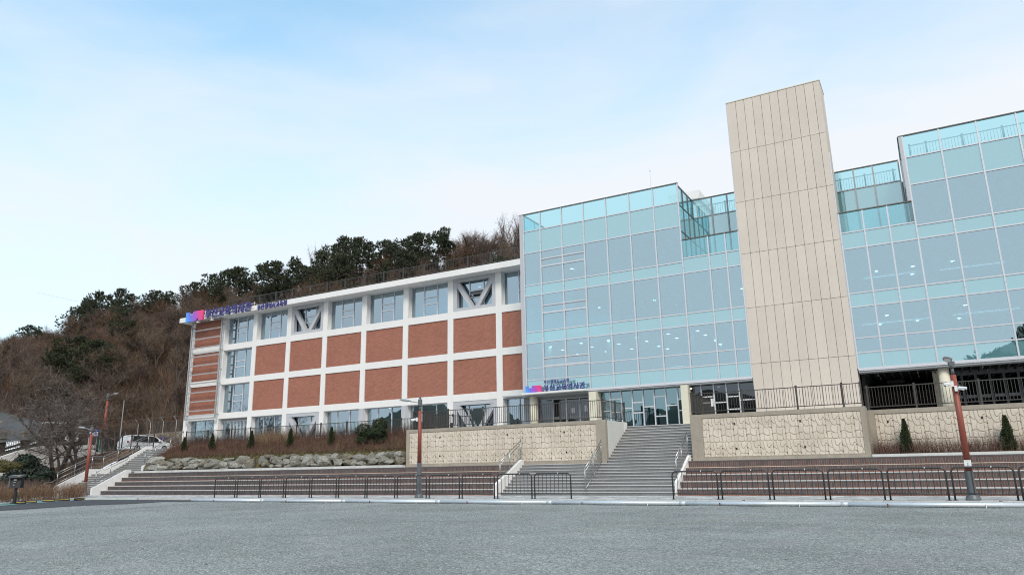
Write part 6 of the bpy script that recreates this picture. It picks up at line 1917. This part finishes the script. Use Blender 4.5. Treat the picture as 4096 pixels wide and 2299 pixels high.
PL = [  # pixel column, row of the top, distance, variant, crown height share
 (120, 1295, 72, 0, 5.0), (160, 1310, 72, 4, 4.5), (300, 1215, 76, 1, 6.5), (345, 1190, 76, 0, 6.5), (395, 1195, 75, 4, 6), (440, 1160, 77, 1, 7.5), (490, 1150, 77, 0, 8), (540, 1165, 77, 1, 7.5), (470, 1210, 72, 1, 7), (520, 1235, 70, 0, 7), (555, 1275, 66, 2, 6),
 (590, 1162, 79, 4, 4.5), (640, 1158, 79, 0, 4.5), (700, 1160, 79, 4, 4), (780, 1125, 79, 0, 4.5), (860, 1092, 79, 0, 7), (905, 1082, 78, 1, 7.5), (950, 1064, 79, 0, 7.5), (1000, 1066, 79, 1, 7.5), (1040, 1052, 79, 0, 7), (1080, 1068, 79, 4, 7), (1150, 1040, 79, 2, 6), (1195, 1028, 80, 4, 6), (1225, 1060, 79, 0, 5),
 (1310, 1010, 78, 1, 8), (1350, 968, 79, 0, 8.5), (1395, 955, 79, 1, 8.5), (1440, 948, 79, 0, 8.5), (1490, 950, 79, 1, 8), (1525, 946, 79, 4, 7), (1300, 1060, 74, 1, 6.5), (1370, 1010, 75, 0, 7),
 (1585, 965, 79, 4, 5.5), (1625, 938, 79, 1, 6.5), (1665, 930, 79, 0, 6.5), (1700, 940, 79, 1, 6), (1740, 928, 79, 4, 6), (1800, 902, 79, 3, 7.5), (1600, 990, 76, 0, 5),
 (350, 1330, 56, 2, 9), (395, 1360, 57, 1, 8.5), (300, 1400, 55, 2, 7), (440, 1420, 57, 2, 6.5), (330, 1440, 53.5, 2, 6.5), (2035, 1030, 70, 2, 3), (360, 1700, 50.5, 2, 2.4), (330, 1560, 52.5, 2, 4)]
for i, (px, py, Y, v, h) in enumerate(PL):
    P = on_y(px, py, Y); g = hill_z(P.x, Y) - .2
    H = max(h, 2)
    base = max(g, P.z - H) if P.z - g > H else g
    s = (P.z - g) / PTOP[v]
    plant_tree('pine_tree', 'dark conical conifer standing up from the ridge' if v == 3 else (('dark green pine on the wooded hill left of the brick building' if px < 760 else 'dark green pine on the ridge above the left half of the brick roof' if px < 1280 else 'dark green pine on the ridge above the right half of the brick roof') if Y > 60 else 'yellowish dark pine low on the hillside above the car park'), PINE[v], (P.x, Y, g), min(1.15, max(.6, s * (1.05 if P.z - g > 9 else 1.05))), px * .37,
               'pines on the hillside', sz=s)
# brushwood that fills the hillside between the trees
def brush(name, n, m, seed, hr, w, area=None):
    r0 = random.Random(seed); mb = MB()
    for _ in range(n):
        y = r0.uniform(52.8, 84); x = r0.uniform(-2.2 * y, -.5 * y)
        if area: x = r0.uniform(*area[0]); y = r0.uniform(*area[1])
        elif x > -60 and y < 58: continue
        z = hill_z(x, y); h = r0.uniform(*hr)
        h = min(h, max(.4, (y * .43 - z)))
        for q in range(5):
            a = r0.uniform(0, 6.28); ln = r0.uniform(.1, .8)
            b = Vector((x + r0.gauss(0, .4), y + r0.gauss(0, .4), z - .1)); d = Vector((math.cos(a) * ln, math.sin(a) * ln, 1)).normalized()
            s = d.cross(Vector((r0.gauss(0, 1), r0.gauss(0, 1), 0))).normalized() * w
            k = len(mb.v); mid = b + d * h * .55; e = b + d * h + Vector((r0.gauss(0, .25), r0.gauss(0, .25), 0)) * h * .4
            mb.v += [tuple(b - s), tuple(b + s), tuple(mid + s * .7), tuple(mid - s * .7), tuple(e)]; mb.f += [(k, k+1, k+2, k+3), (k+3, k+2, k+4)]
            for _b in range(3):
                t_ = r0.uniform(.3, .95); bb_ = b.lerp(mid, t_); d2 = (d + Vector((r0.gauss(0, .7), r0.gauss(0, .7), r0.gauss(0, .4)))).normalized(); e2 = bb_ + d2 * h * r0.uniform(.25, .55)
                k = len(mb.v); mb.v += [tuple(bb_ - s * .6), tuple(bb_ + s * .6), tuple(e2)]; mb.f.append((k, k+1, k+2))
    return setting(name, mb, m, kind='stuff')
brush('brushwood', 5200, TWIGR, 301, (1.2, 3.2), .022)
brush('brushwood', 3600, TWIGP, 302, (1.5, 3.6), .020)
brush('brushwood', 2600, TWIG, 303, (1.5, 4.0), .018)
brush('balustrade_brushwood', 260, TWIG, 305, (.6, 1.6), .012, ((-82, -79), (33, 44)))
brush('brushwood', 1500, TWIGP, 304, (1.0, 2.6), .018, ((-135, -78.5), (46.2, 54)))

# hills and trees across the yard behind the viewer: seen only mirrored in the panes
mb = MB(); nx, ny = 260, 10
for j in range(ny + 1):
    for i in range(nx + 1):
        x = -420 + 840 * i / nx; v = j / ny
        y = -150 - 160 * v
        gs = lambda c, w, a: a * math.exp(-((x - c) / w) ** 2)
        h = (17 + 3.0 * math.sin(x * .021 + .8) + 2.5 * math.sin(x * .052 + 2) + 1.4 * math.sin(x * .13) + .8 * math.sin(x * .37) + gs(-235, 18, 13) + gs(-75, 30, 19) + gs(-10, 15, 15) + gs(30, 14, 25) + gs(-150, 26, 7) + gs(90, 40, 20)) * math.sin(min(1, v * 2.2) * math.pi / 2)
        mb.v.append((x, y, -.3 + max(0, h)))
for j in range(ny):
    for i in range(nx):
        a = j * (nx + 1) + i; mb.f.append((a, a + nx + 1, a + nx + 2, a + 1))
setting('far_hills', mb, FARHILL, smooth=True)
for i, (x, y, s) in enumerate(((9.2, -14, 1.9), (12, -15, 2.05), (15.5, -13, 2.1), (20, -16, 2.1), (6.8, -14, 1.75))):
    plant_tree('pine_tree', 'pine behind the viewer mirrored in the right glass front', PINE[(1, 0, 4, 1, 0)[i]], (x, y, -.2), s * 1.25, i * 1.3, 'pines across the yard', sz=s)
